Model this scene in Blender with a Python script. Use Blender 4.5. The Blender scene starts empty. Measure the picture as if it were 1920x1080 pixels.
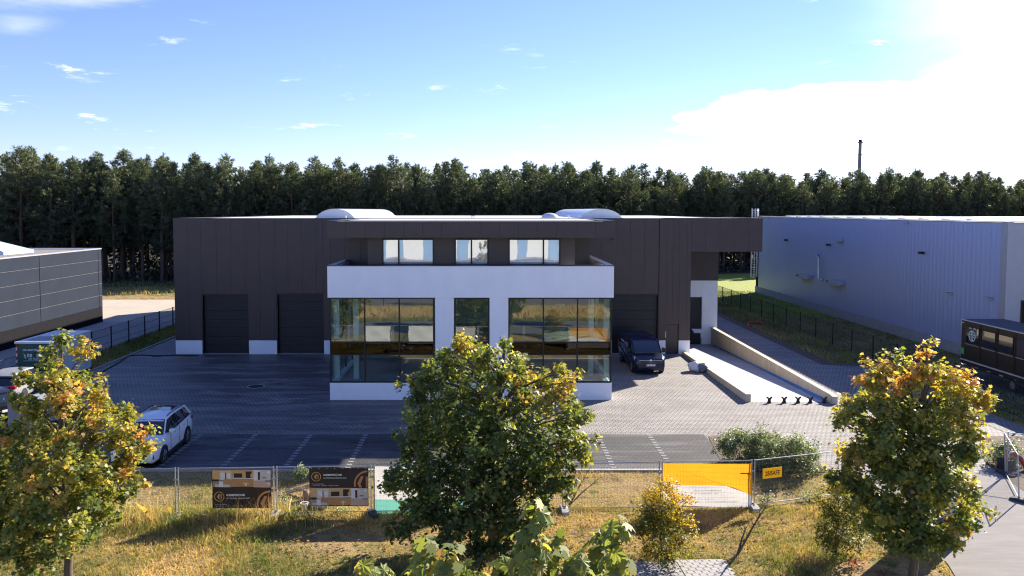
import bpy, bmesh, math, random
import numpy as np
from mathutils import Vector, Matrix, Quaternion
random.seed(7); RNG = np.random.default_rng(11)
C = bpy.context.scene.collection
SC = bpy.context.scene
PI = math.pi
# ------------------------------------------------------------------ camera
CAM_H, FPX, PITCH = 10.0, 1450.0, math.radians(3.15)
PX0, PY0 = 915.0, 474.0
cam = bpy.data.cameras.new('camera'); camo = bpy.data.objects.new('camera', cam); C.objects.link(camo)
camo.location = (0, 0, CAM_H); camo.rotation_euler = (PI/2 - PITCH, 0, 0)
cam.sensor_width = 36; cam.lens = 36*FPX/1920
cam.shift_x = (960-PX0)/1920; cam.shift_y = -(540-PY0)/1920
cam.clip_start = 0.1; cam.clip_end = 4000
SC.camera = camo
# ------------------------------------------------------------------ world, sun, exposure
SUN_EL = math.radians(26.8); SUN_H = Vector((0.73, 0.684, 0)).normalized()
SUN = Vector((SUN_H.x*math.cos(SUN_EL), SUN_H.y*math.cos(SUN_EL), math.sin(SUN_EL)))
W = bpy.data.worlds.new('World'); SC.world = W; W.use_nodes = True
def build_world():
    nt = W.node_tree; N = nt.nodes; L = nt.links
    for n in list(N): N.remove(n)
    out = N.new('ShaderNodeOutputWorld'); bg = N.new('ShaderNodeBackground'); bg.inputs[1].default_value = 0.085
    sky = N.new('ShaderNodeTexSky'); sky.sky_type = 'NISHITA'; sky.sun_disc = False
    sky.sun_elevation = SUN_EL; sky.sun_rotation = math.atan2(SUN_H.x, SUN_H.y)
    sky.altitude = 0; sky.air_density = 1.0; sky.dust_density = 0.0; sky.ozone_density = 5.0
    tc = N.new('ShaderNodeTexCoord'); sep = N.new('ShaderNodeSeparateXYZ'); L.new(tc.outputs['Generated'], sep.inputs[0])
    def M(op, a, b=None, c=None, clamp=False):
        n = N.new('ShaderNodeMath'); n.operation = op; n.use_clamp = clamp
        for i, v in enumerate((a, b, c)):
            if v is None: continue
            if isinstance(v, (int, float)): n.inputs[i].default_value = v
            else: L.new(v, n.inputs[i])
        return n.outputs[0]
    def SS(v, a, b):
        n = N.new('ShaderNodeMapRange'); n.interpolation_type = 'SMOOTHSTEP'
        n.inputs[1].default_value = a; n.inputs[2].default_value = b; L.new(v, n.inputs[0]); return n.outputs[0]
    def noise(vec, scale, detail, rough, dist=0):
        n = N.new('ShaderNodeTexNoise'); n.inputs['Scale'].default_value = scale; n.inputs['Detail'].default_value = detail
        n.inputs['Roughness'].default_value = rough; n.inputs['Distortion'].default_value = dist; L.new(vec, n.inputs['Vector']); return n.outputs['Fac']
    # cloud layer: the view direction met with a flat layer overhead
    zz = M('ADD', M('MAXIMUM', sep.outputs[2], 0.0), 0.10)
    comb = N.new('ShaderNodeCombineXYZ'); L.new(M('DIVIDE', sep.outputs[0], zz), comb.inputs[0]); L.new(M('DIVIDE', sep.outputs[1], zz), comb.inputs[1])
    n1 = noise(comb.outputs[0], 0.8, 9, 0.62, 0.4)
    n2 = noise(comb.outputs[0], 2.4, 8, 0.66, 0.2)
    mp = N.new('ShaderNodeMapping'); mp.inputs['Scale'].default_value = (1.6, 1.6, 7.0); L.new(tc.outputs['Generated'], mp.inputs[0])
    n3 = noise(mp.outputs[0], 2.2, 9, 0.58, 0.25)
    # a bright bank of cloud stands below and beside the sun, in bearing and height over the horizon
    yy = M('MAXIMUM', sep.outputs[1], 0.02); az = M('DIVIDE', sep.outputs[0], yy); el = M('DIVIDE', sep.outputs[2], yy)
    def bank(a0, e0, wa, we, amp, soft):
        u = M('DIVIDE', M('SUBTRACT', az, a0), wa); v = M('DIVIDE', M('SUBTRACT', el, e0), we)
        r = M('SQRT', M('ADD', M('MULTIPLY', u, u), M('MULTIPLY', v, v)))
        q = M('ADD', M('SUBTRACT', 1.0, r), M('MULTIPLY', M('SUBTRACT', n3, 0.5), amp))
        return SS(q, 0.0, soft)
    b1 = bank(0.60, 0.112, 0.36, 0.052, 1.3, 0.14)
    b2 = bank(0.98, 0.30, 0.58, 0.30, 0.35, 1.3)
    b2b = bank(0.86, 0.16, 0.34, 0.11, 0.7, 0.6)
    b3 = M('MULTIPLY', bank(-0.51, 0.272, 0.14, 0.020, 5.0, 2.2), 0.55)
    b4 = M('MULTIPLY', bank(-0.60, 0.232, 0.07, 0.018, 5.0, 2.4), 0.4)
    wisp = M('MULTIPLY', SS(n2, 0.58, 0.72), SS(n1, 0.50, 0.62))
    cover = M('MAXIMUM', M('MAXIMUM', M('MAXIMUM', b1, b2), M('MAXIMUM', b2b, b3)), M('MAXIMUM', b4, M('MULTIPLY', wisp, 0.75)), clamp=True)
    # forward scattering: cloud and air brighten toward the sun
    vs = N.new('ShaderNodeVectorMath'); vs.operation = 'DOT_PRODUCT'; L.new(tc.outputs['Generated'], vs.inputs[0]); vs.inputs[1].default_value = SUN
    fwd = SS(vs.outputs['Value'], 0.55, 0.98)
    cb = M('ADD', 6.0, M('MULTIPLY', fwd, 6.0))
    cc = N.new('ShaderNodeCombineColor'); L.new(cb, cc.inputs[0]); L.new(M('MULTIPLY', cb, 0.99), cc.inputs[1]); L.new(M('MULTIPLY', cb, 0.97), cc.inputs[2])
    tint = N.new('ShaderNodeMix'); tint.data_type = 'RGBA'; tint.blend_type = 'MULTIPLY'; tint.inputs[0].default_value = 1
    L.new(sky.outputs[0], tint.inputs[6]); tint.inputs[7].default_value = SKY_TINT
    mx = N.new('ShaderNodeMix'); mx.data_type = 'RGBA'; L.new(cover, mx.inputs[0]); L.new(tint.outputs[2], mx.inputs[6]); L.new(cc.outputs[0], mx.inputs[7])
    L.new(mx.outputs[2], bg.inputs[0]); L.new(bg.outputs[0], out.inputs[0])
SKY_TINT = (0.63, 0.545, 0.72, 1)
build_world()
sl = bpy.data.lights.new('sun', 'SUN'); sl.energy = 3.8; sl.angle = math.radians(0.5); sl.color = (1.0, 0.90, 0.76)
so = bpy.data.objects.new('sun', sl); C.objects.link(so); so.rotation_euler = (-SUN).to_track_quat('-Z', 'Y').to_euler(); so.location = (60, 60, 60)
SC.view_settings.view_transform = 'Standard'; SC.view_settings.look = 'None'; SC.view_settings.gamma = 1
SC.view_settings.use_curve_mapping = False; SC.view_settings.exposure = 1.95
SC.render.engine = 'CYCLES'
SC.cycles.max_bounces = 8; SC.cycles.transparent_max_bounces = 16; SC.cycles.use_denoising = True
SC.cycles.filter_width = 1.15; SC.cycles.caustics_reflective = False; SC.cycles.caustics_refractive = False

# ------------------------------------------------------------------ measuring: where a sight line meets the ground, or an upright plane
def G(px, py, z=0.0):
    a = PITCH + math.atan((py-PY0)/FPX); Y = (CAM_H-z)/math.tan(a)
    d = Y*math.cos(PITCH) + (CAM_H-z)*math.sin(PITCH)
    return ((px-PX0)/FPX*d, Y)
def P(px, py, Y):
    z = CAM_H - Y*math.tan(PITCH + math.atan((py-PY0)/FPX))
    d = Y*math.cos(PITCH) + (CAM_H-z)*math.sin(PITCH)
    return ((px-PX0)/FPX*d, z)
def scale_at(Y, z): return FPX/(Y*math.cos(PITCH) + (CAM_H-z)*math.sin(PITCH))

# ------------------------------------------------------------------ materials
MATS = {}
def mat(name, col, rough=0.7, metal=0.0, var=0.12, vscale=3.0, bump=0.0, bscale=40.0, spec=0.5, detail=5, stretch=None, col2=None, dirt=None):
    if name in MATS: return MATS[name]
    m = bpy.data.materials.new(name); m.use_nodes = True; nt = m.node_tree; N = nt.nodes; L = nt.links
    b = N['Principled BSDF']; b.inputs['Roughness'].default_value = rough; b.inputs['Metallic'].default_value = metal
    b.inputs['Specular IOR Level'].default_value = spec
    geo = N.new('ShaderNodeTexCoord'); vec = geo.outputs['Object']
    if stretch:
        mp = N.new('ShaderNodeMapping'); mp.inputs['Scale'].default_value = stretch; L.new(vec, mp.inputs[0]); vec = mp.outputs[0]
    n = N.new('ShaderNodeTexNoise'); n.inputs['Scale'].default_value = vscale; n.inputs['Detail'].default_value = detail; n.inputs['Roughness'].default_value = 0.65
    L.new(vec, n.inputs['Vector'])
    r = N.new('ShaderNodeValToRGB'); r.color_ramp.elements[0].position = 0.3; r.color_ramp.elements[1].position = 0.72
    c2 = col2 or tuple(min(1, c*(1+var)) for c in col); c1 = tuple(c*(1-var) for c in col) if not col2 else col
    r.color_ramp.elements[0].color = (*c1, 1); r.color_ramp.elements[1].color = (*c2, 1)
    L.new(n.outputs['Fac'], r.inputs[0]); L.new(r.outputs[0], b.inputs['Base Color'])
    if bump:
        n2 = N.new('ShaderNodeTexNoise'); n2.inputs['Scale'].default_value = bscale; n2.inputs['Detail'].default_value = 4; L.new(vec, n2.inputs['Vector'])
        bp = N.new('ShaderNodeBump'); bp.inputs['Strength'].default_value = bump; bp.inputs['Distance'].default_value = 0.02
        L.new(n2.outputs['Fac'], bp.inputs['Height']); L.new(bp.outputs[0], b.inputs['Normal'])
    MATS[name] = m; return m

def paver_mat(name, stone, stone2, joint, patch=0.0, patchcol=(0.3, 0.3, 0.3), bw=0.22, bh=0.22, rot=0.0, mortar=0.017, damp=0.0):
    m = bpy.data.materials.new(name); m.use_nodes = True; nt = m.node_tree; N = nt.nodes; L = nt.links
    b = N['Principled BSDF']; b.inputs['Roughness'].default_value = 0.75
    tc = N.new('ShaderNodeTexCoord'); mp = N.new('ShaderNodeMapping'); mp.inputs['Rotation'].default_value = (0, 0, rot); L.new(tc.outputs['Object'], mp.inputs[0])
    br = N.new('ShaderNodeTexBrick'); br.offset = 0.5; br.inputs['Scale'].default_value = 1.0
    br.inputs['Brick Width'].default_value = bw; br.inputs['Row Height'].default_value = bh; br.inputs['Mortar Size'].default_value = mortar
    br.inputs['Mortar Smooth'].default_value = 0.3
    br.inputs['Color1'].default_value = (*stone, 1); br.inputs['Color2'].default_value = (*stone2, 1); br.inputs['Mortar'].default_value = (*joint, 1)
    L.new(mp.outputs[0], br.inputs['Vector'])
    n = N.new('ShaderNodeTexNoise'); n.inputs['Scale'].default_value = 0.35; n.inputs['Detail'].default_value = 7; n.inputs['Roughness'].default_value = 0.7; L.new(tc.outputs['Object'], n.inputs['Vector'])
    mx = N.new('ShaderNodeMix'); mx.data_type = 'RGBA'; mx.blend_type = 'MULTIPLY'; mx.inputs[0].default_value = 1
    rr = N.new('ShaderNodeValToRGB'); rr.color_ramp.elements[0].position = 0.3; rr.color_ramp.elements[0].color = (0.72, 0.72, 0.73, 1)
    rr.color_ramp.elements[1].position = 0.75; rr.color_ramp.elements[1].color = (1.15, 1.13, 1.1, 1)
    L.new(n.outputs['Fac'], rr.inputs[0]); L.new(br.outputs['Color'], mx.inputs[6]); L.new(rr.outputs[0], mx.inputs[7])
    col = mx.outputs[2]
    if damp:    # paving that has not dried yet: darker and smoother stones with ragged dry patches between
        sp = N.new('ShaderNodeSeparateXYZ'); L.new(tc.outputs['Object'], sp.inputs[0])
        mp3 = N.new('ShaderNodeMapping'); mp3.inputs['Scale'].default_value = (0.22, 0.9, 1); L.new(tc.outputs['Object'], mp3.inputs[0])
        n3 = N.new('ShaderNodeTexNoise'); n3.inputs['Scale'].default_value = 1.0; n3.inputs['Detail'].default_value = 9; n3.inputs['Roughness'].default_value = 0.72; L.new(mp3.outputs[0], n3.inputs['Vector'])
        g = N.new('ShaderNodeMapRange'); g.inputs[1].default_value = -1.0; g.inputs[2].default_value = 5.0; g.inputs[3].default_value = 0.0; g.inputs[4].default_value = 0.45; L.new(sp.outputs[0], g.inputs[0])
        sm = N.new('ShaderNodeMath'); sm.operation = 'ADD'; L.new(n3.outputs['Fac'], sm.inputs[0]); L.new(g.outputs[0], sm.inputs[1])
        w = N.new('ShaderNodeMapRange'); w.interpolation_type = 'SMOOTHSTEP'; w.inputs[1].default_value = 0.50; w.inputs[2].default_value = 0.60; L.new(sm.outputs[0], w.inputs[0])
        wet = N.new('ShaderNodeMix'); wet.data_type = 'RGBA'; wet.blend_type = 'MULTIPLY'; wet.inputs[0].default_value = 1; L.new(col, wet.inputs[6]); wet.inputs[7].default_value = (damp, damp, damp*1.04, 1)
        m3 = N.new('ShaderNodeMix'); m3.data_type = 'RGBA'; L.new(w.outputs[0], m3.inputs[0]); L.new(wet.outputs[2], m3.inputs[6]); L.new(col, m3.inputs[7]); col = m3.outputs[2]
        ro = N.new('ShaderNodeMapRange'); ro.inputs[3].default_value = 0.5; ro.inputs[4].default_value = 0.85; L.new(w.outputs[0], ro.inputs[0]); L.new(ro.outputs[0], b.inputs['Roughness'])
    if patch:   # joint sand left lying in broom-wide streaks along the rows
        mp2 = N.new('ShaderNodeMapping'); mp2.inputs['Scale'].default_value = (0.16, 1.1, 1); L.new(tc.outputs['Object'], mp2.inputs[0])
        n2 = N.new('ShaderNodeTexNoise'); n2.inputs['Scale'].default_value = 1.0; n2.inputs['Detail'].default_value = 6; n2.inputs['Roughness'].default_value = 0.62; L.new(mp2.outputs[0], n2.inputs['Vector'])
        r2 = N.new('ShaderNodeValToRGB'); r2.color_ramp.elements[0].position = 0.49; r2.color_ramp.elements[0].color = (0, 0, 0, 1)
        r2.color_ramp.elements[1].position = 0.62; r2.color_ramp.elements[1].color = (patch, patch, patch, 1); L.new(n2.outputs['Fac'], r2.inputs[0])
        # sand sits on stones, less over open joints
        inv = N.new('ShaderNodeMath'); inv.operation = 'MULTIPLY_ADD'; inv.inputs[1].default_value = -0.6; inv.inputs[2].default_value = 1.0; L.new(br.outputs['Fac'], inv.inputs[0])
        f = N.new('ShaderNodeMath'); f.operation = 'MULTIPLY'; L.new(r2.outputs[0], f.inputs[0]); L.new(inv.outputs[0], f.inputs[1])
        m2 = N.new('ShaderNodeMix'); m2.data_type = 'RGBA'; L.new(f.outputs[0], m2.inputs[0]); L.new(col, m2.inputs[6]); m2.inputs[7].default_value = (*patchcol, 1); col = m2.outputs[2]
    L.new(col, b.inputs['Base Color'])
    bp = N.new('ShaderNodeBump'); bp.inputs['Strength'].default_value = 0.6; bp.inputs['Distance'].default_value = 0.01; bp.invert = True
    L.new(br.outputs['Fac'], bp.inputs['Height']); L.new(bp.outputs[0], b.inputs['Normal'])
    MATS[name] = m; return m

def leaf_mat(name, stops, trans=0.4, rough=0.5, spec=0.4):
    m = bpy.data.materials.new(name); m.use_nodes = True; nt = m.node_tree; N = nt.nodes; L = nt.links
    b = N['Principled BSDF']; b.inputs['Roughness'].default_value = rough; b.inputs['Specular IOR Level'].default_value = spec
    at = N.new('ShaderNodeAttribute'); at.attribute_name = 'tone'
    r = N.new('ShaderNodeValToRGB'); e = r.color_ramp.elements
    while len(e) < len(stops): e.new(0.5)
    for k, (p, c) in enumerate(stops): e[k].position = p; e[k].color = (*c, 1)
    L.new(at.outputs['Fac'], r.inputs[0]); L.new(r.outputs[0], b.inputs['Base Color'])
    t = N.new('ShaderNodeBsdfTranslucent'); L.new(r.outputs[0], t.inputs[0])
    br = N.new('ShaderNodeMix'); br.data_type = 'RGBA'; br.blend_type = 'MULTIPLY'; br.inputs[0].default_value = 1
    L.new(r.outputs[0], br.inputs[6]); br.inputs[7].default_value = (2.1, 2.0, 0.85, 1); L.new(br.outputs[2], t.inputs[0])
    ms = N.new('ShaderNodeMixShader'); ms.inputs[0].default_value = trans; L.new(b.outputs[0], ms.inputs[1]); L.new(t.outputs[0], ms.inputs[2])
    L.new(ms.outputs[0], N['Material Output'].inputs[0]); MATS[name] = m; return m

def trans_mat(name, col, frac=0.5):
    m = mat(name, col, 0.6, var=0.04); nt = m.node_tree; N = nt.nodes; L = nt.links
    t = N.new('ShaderNodeBsdfTranslucent'); L.new(N['Principled BSDF'].inputs['Base Color'].links[0].from_socket, t.inputs[0])
    ms = N.new('ShaderNodeMixShader'); ms.inputs[0].default_value = frac; L.new(N['Principled BSDF'].outputs[0], ms.inputs[1]); L.new(t.outputs[0], ms.inputs[2])
    L.new(ms.outputs[0], N['Material Output'].inputs[0]); return m
def glass_mat(name, tint, refl, wavy=0.0, reflcol=(1, 1, 1)):
    m = bpy.data.materials.new(name); m.use_nodes = True; nt = m.node_tree; N = nt.nodes; L = nt.links
    N.remove(N['Principled BSDF'])
    t = N.new('ShaderNodeBsdfTransparent'); t.inputs[0].default_value = (*tint, 1)
    g = N.new('ShaderNodeBsdfGlossy'); g.inputs['Roughness'].default_value = 0.0; g.inputs[0].default_value = (*reflcol, 1)
    lw = N.new('ShaderNodeLayerWeight'); lw.inputs[0].default_value = 0.25
    ma = N.new('ShaderNodeMath'); ma.operation = 'MULTIPLY_ADD'; ma.inputs[1].default_value = 0.6; ma.inputs[2].default_value = refl; ma.use_clamp = True
    L.new(lw.outputs['Fresnel'], ma.inputs[0])
    ms = N.new('ShaderNodeMixShader'); L.new(ma.outputs[0], ms.inputs[0]); L.new(t.outputs[0], ms.inputs[1]); L.new(g.outputs[0], ms.inputs[2])
    if wavy:
        tc = N.new('ShaderNodeTexCoord'); n = N.new('ShaderNodeTexNoise'); n.inputs['Scale'].default_value = 0.7; n.inputs['Detail'].default_value = 1; L.new(tc.outputs['Object'], n.inputs['Vector'])
        bp = N.new('ShaderNodeBump'); bp.inputs['Strength'].default_value = wavy; bp.inputs['Distance'].default_value = 0.02; L.new(n.outputs['Fac'], bp.inputs['Height']); L.new(bp.outputs[0], g.inputs['Normal'])
    L.new(ms.outputs[0], N['Material Output'].inputs[0]); MATS[name] = m; return m

# ------------------------------------------------------------------ mesh building
class MB:
    def __init__(s): s.v = []; s.f = []; s.mi = []; s.cur = 0
    def m(s, i): s.cur = i; return s
    def add(s, vs, fs):
        o = len(s.v); s.v += [tuple(p) for p in vs]; s.f += [tuple(i+o for i in f) for f in fs]; s.mi += [s.cur]*len(fs); return s
    def box(s, x0, x1, y0, y1, z0, z1, bev=0.0):
        x0, x1 = min(x0, x1), max(x0, x1); y0, y1 = min(y0, y1), max(y0, y1); z0, z1 = min(z0, z1), max(z0, z1)
        vs = [(x, y, z) for z in (z0, z1) for y in (y0, y1) for x in (x0, x1)]
        if not bev:
            return s.add(vs, [(0, 2, 3, 1), (4, 5, 7, 6), (0, 1, 5, 4), (2, 6, 7, 3), (0, 4, 6, 2), (1, 3, 7, 5)])
        bm = bmesh.new(); bmesh.ops.create_cube(bm, size=1)
        for v in bm.verts: v.co = ((x0+x1)/2+v.co.x*(x1-x0), (y0+y1)/2+v.co.y*(y1-y0), (z0+z1)/2+v.co.z*(z1-z0))
        bmesh.ops.bevel(bm, geom=list(bm.edges), offset=bev, segments=2, affect='EDGES', profile=0.5)
        s.bm(bm); return s
    def bm(s, bm):
        bm.verts.ensure_lookup_table(); bm.verts.index_update()
        s.add([v.co[:] for v in bm.verts], [[v.index for v in f.verts] for f in bm.faces]); bm.free(); return s
    def tube(s, pts, r, n=8, cap=True):
        pts = [Vector(p) for p in pts]; rs = r if isinstance(r, (list, tuple)) else [r]*len(pts)
        base = len(s.v); vs = []; fs = []; prev = None
        for i, p in enumerate(pts):
            d = (pts[min(i+1, len(pts)-1)]-pts[max(i-1, 0)])
            if d.length < 1e-9: d = Vector((0, 0, 1))
            d.normalize()
            ref = Vector((0, 0, 1)) if abs(d.z) < 0.9 else Vector((1, 0, 0))
            a = d.cross(ref).normalized(); b = d.cross(a).normalized()
            if prev is not None and a.dot(prev) < 0: a, b = -a, -b
            prev = a
            vs += [p + (a*math.cos(2*PI*k/n) + b*math.sin(2*PI*k/n))*rs[i] for k in range(n)]
        for i in range(len(pts)-1):
            for k in range(n):
                k2 = (k+1) % n; fs.append((i*n+k, i*n+k2, (i+1)*n+k2, (i+1)*n+k))
        if cap: fs.append(tuple(range(n-1, -1, -1))); fs.append(tuple((len(pts)-1)*n+k for k in range(n)))
        return s.add(vs, fs)
    def bar(s, p, q, w=0.01):      # thin square bar
        return s.tube([p, q], w*0.707, 4)
    def prism(s, poly, axis, a, b):   # polygon in the two other axes, extruded along axis from a to b
        n = len(poly)
        def pt(u, v, t): return {'x': (t, u, v), 'y': (u, t, v), 'z': (u, v, t)}[axis]
        vs = [pt(u, v, a) for u, v in poly] + [pt(u, v, b) for u, v in poly]
        fs = [tuple(range(n)), tuple(range(2*n-1, n-1, -1))] + [(i, i+n, (i+1) % n + n, (i+1) % n) for i in range(n)]
        return s.add(vs, fs)
    def quad(s, a, b, c, d): return s.add([a, b, c, d], [(0, 1, 2, 3)])
    def poly(s, pts): return s.add(pts, [tuple(range(len(pts)))])
    def disc(s, c, r, axis='y', n=20, depth=0.01):
        poly = [(r*math.cos(2*PI*k/n), r*math.sin(2*PI*k/n)) for k in range(n)]
        ax = {'x': 0, 'y': 1, 'z': 2}[axis]; o = [c[i] for i in range(3) if i != ax]
        return s.prism([(u+o[0], v+o[1]) for u, v in poly], axis, c[ax]-depth/2, c[ax]+depth/2)
    def ring(s, c, r0, r1, axis='y', n=32, depth=0.01):
        ax = {'x': 0, 'y': 1, 'z': 2}[axis]; o = [c[i] for i in range(3) if i != ax]
        vs = []; fs = []
        def pt(u, v, t): return {'x': (t, u, v), 'y': (u, t, v), 'z': (u, v, t)}[axis]
        for k in range(n):
            cs, sn = math.cos(2*PI*k/n), math.sin(2*PI*k/n)
            for r in (r0, r1):
                for t in (-depth/2, depth/2): vs.append(pt(o[0]+r*cs, o[1]+r*sn, c[ax]+t))
        for k in range(n):
            a = 4*k; b = 4*((k+1) % n)
            fs += [(a, b, b+2, a+2), (a+1, a+3, b+3, b+1), (a, a+1, b+1, b), (a+2, b+2, b+3, a+3)]
        return s.add(vs, fs)
    def loft(s, secs, cap=True):
        n = len(secs[0]); vs = [p for sec in secs for p in sec]; fs = []
        for i in range(len(secs)-1):
            for k in range(n):
                k2 = (k+1) % n; fs.append((i*n+k, i*n+k2, (i+1)*n+k2, (i+1)*n+k))
        if cap: fs.append(tuple(range(n-1, -1, -1))); fs.append(tuple((len(secs)-1)*n+k for k in range(n)))
        return s.add(vs, fs)

ORIGIN = {}
def mesh_of(name, mb, mats, smooth=False, off=(0, 0, 0), recalc=True):
    me = bpy.data.meshes.new(name)
    me.from_pydata([(x-off[0], y-off[1], z-off[2]) for x, y, z in mb.v], [], mb.f)
    for m in (mats if isinstance(mats, (list, tuple)) else [mats]): me.materials.append(m)
    if len(me.materials) > 1: me.polygons.foreach_set('material_index', mb.mi)
    if recalc:
        b = bmesh.new(); b.from_mesh(me); bmesh.ops.recalc_face_normals(b, faces=b.faces); b.to_mesh(me); b.free()
    if smooth:
        me.polygons.foreach_set('use_smooth', [True]*len(me.polygons))
        try: me.set_sharp_from_angle(angle=math.radians(smooth if smooth is not True else 40))
        except Exception: pass
    me.update(); return me
def obj(name, mb, mats, parent=None, smooth=False, local=False, stuff=False):
    off = (0, 0, 0) if local else ORIGIN.get(parent.name if parent else None, (0, 0, 0))
    me = mb if isinstance(mb, bpy.types.Mesh) else mesh_of(name, mb, mats, smooth, off)
    o = bpy.data.objects.new(name, me); C.objects.link(o)
    if parent:
        o.parent = parent
        if not local: ORIGIN[o.name] = off     # children of a part keep the thing's origin
    if stuff: o['kind'] = 'stuff'
    return o
def thing(name, label, cat, loc=(0, 0, 0), rz=0, group=None):
    o = bpy.data.objects.new(name, None); C.objects.link(o); o.empty_display_size = 0.3
    o.location = loc; o.rotation_euler = (0, 0, rz); o['label'] = label; o['category'] = cat
    if group: o['group'] = group
    ORIGIN[o.name] = tuple(loc); return o
def tag(o, label, cat, group=None):
    o['label'] = label; o['category'] = cat
    if group: o['group'] = group
    return o
def struct(name, mb, mats, smooth=False, label=None):
    o = obj(name, mb, mats, None, smooth); o['kind'] = 'structure'
    if label: o['label'] = label
    return o
def inst(name, me, parent, loc=(0, 0, 0), rot=None, scale=None):
    o = bpy.data.objects.new(name, me); C.objects.link(o); o.parent = parent
    po = ORIGIN.get(parent.name, (0, 0, 0)) if parent else (0, 0, 0)
    o.location = (loc[0]-po[0], loc[1]-po[1], loc[2]-po[2])
    if rot is not None: o.rotation_euler = rot
    if scale is not None: o.scale = scale
    return o
def copy_tree(root, loc, rz=None, label=None, name=None, group=None):
    r = root.copy(); C.objects.link(r); r.location = loc
    if rz is not None: r.rotation_euler = (0, 0, rz)
    if label: r['label'] = label
    if group: r['group'] = group
    for ch in list(root.children):
        c = ch.copy(); C.objects.link(c); c.parent = r
        for g in list(ch.children):
            d = g.copy(); C.objects.link(d); d.parent = c
    return r
def strokes(n, size):
    # print too small to read: rows of letter-like strokes
    vs = []; fs = []; x = 0; R = random.Random(n)
    def bx(x0, x1, y0, y1):
        o = len(vs); vs.extend(Vector(p) for p in ((x0, y0, 0), (x1, y0, 0), (x1, y1, 0), (x0, y1, 0))); fs.append((o, o+1, o+2, o+3))
    h = size*.5; w = size*.30; t = size*.10
    for k in range(n):
        if R.random() < .16 and 0 < k < n-1: x += w; continue
        q = R.randrange(5)
        bx(x, x+t, 0, h)
        if q in (0, 2): bx(x+w-t, x+w, 0, h)
        if q in (0, 1, 3): bx(x+t, x+w-(t if q == 0 else 0), h-t, h)
        if q in (1, 4): bx(x+t, x+w, 0, t)
        if q in (2, 3): bx(x+t, x+w-(t if q == 2 else 0), h*.45, h*.45+t)
        x += w+t
    return vs, fs
def text_mb(s, size, thick=0.0, extrude=0.002, align='LEFT', space=1.0):
    if s.startswith('~'): return strokes(int(s[1:]), size)
    cu = bpy.data.curves.new('lettering', 'FONT'); cu.body = s; cu.size = size; cu.align_x = align; cu.extrude = extrude; cu.offset = thick; cu.space_character = space
    cu.resolution_u = 3
    o = bpy.data.objects.new('lettering', cu); C.objects.link(o)
    me = bpy.data.meshes.new_from_object(o.evaluated_get(bpy.context.evaluated_depsgraph_get()))
    vs = [v.co.copy() for v in me.vertices]; fs = [tuple(p.vertices) for p in me.polygons]
    bpy.data.objects.remove(o); bpy.data.curves.remove(cu); bpy.data.meshes.remove(me)
    return vs, fs
def put_text(mb, s, size, origin, right, up, thick=0.0, align='LEFT', space=1.0, width=None):
    vs, fs = text_mb(s, size, thick, 0.002, align, space)
    if width:
        w = max(v.x for v in vs)-min(v.x for v in vs); k = width/w
    else: k = 1
    r = Vector(right).normalized(); u = Vector(up).normalized(); n = r.cross(u); o = Vector(origin)
    mb.add([o + r*(v.x*k) + u*(v.y*min(k, 1.4)) + n*(v.z) for v in vs], fs); return mb

def fast_mesh(name, V, k, mats, tone=None, smooth=False, faces=None):
    """V: (n*k,3) vertices, each k of them one polygon."""
    me = bpy.data.meshes.new(name); n = len(V)//k
    me.vertices.add(len(V)); me.vertices.foreach_set('co', np.ascontiguousarray(V, dtype=np.float32).ravel())
    me.loops.add(len(V)); me.loops.foreach_set('vertex_index', np.arange(len(V), dtype=np.int32))
    me.polygons.add(n); me.polygons.foreach_set('loop_start', np.arange(0, len(V), k, dtype=np.int32))
    try: me.polygons.foreach_set('loop_total', np.full(n, k, dtype=np.int32))
    except Exception: pass
    if tone is not None:
        a = me.attributes.new('tone', 'FLOAT', 'FACE'); a.data.foreach_set('value', np.ascontiguousarray(tone, dtype=np.float32))
    me.materials.append(mats); me.update(calc_edges=True); me.validate(); return me

_h = RNG.random((64, 64, 64)).astype(np.float32)
def vnoise(p, s=1.0):
    q = np.asarray(p, dtype=np.float64)*s + 100.0; i = np.floor(q).astype(int); f = q-i; f = f*f*(3-2*f); r = 0
    for dx in (0, 1):
        for dy in (0, 1):
            for dz in (0, 1):
                w = (f[:, 0] if dx else 1-f[:, 0])*(f[:, 1] if dy else 1-f[:, 1])*(f[:, 2] if dz else 1-f[:, 2])
                r = r + w*_h[(i[:, 0]+dx) % 64, (i[:, 1]+dy) % 64, (i[:, 2]+dz) % 64]
    return r
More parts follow.
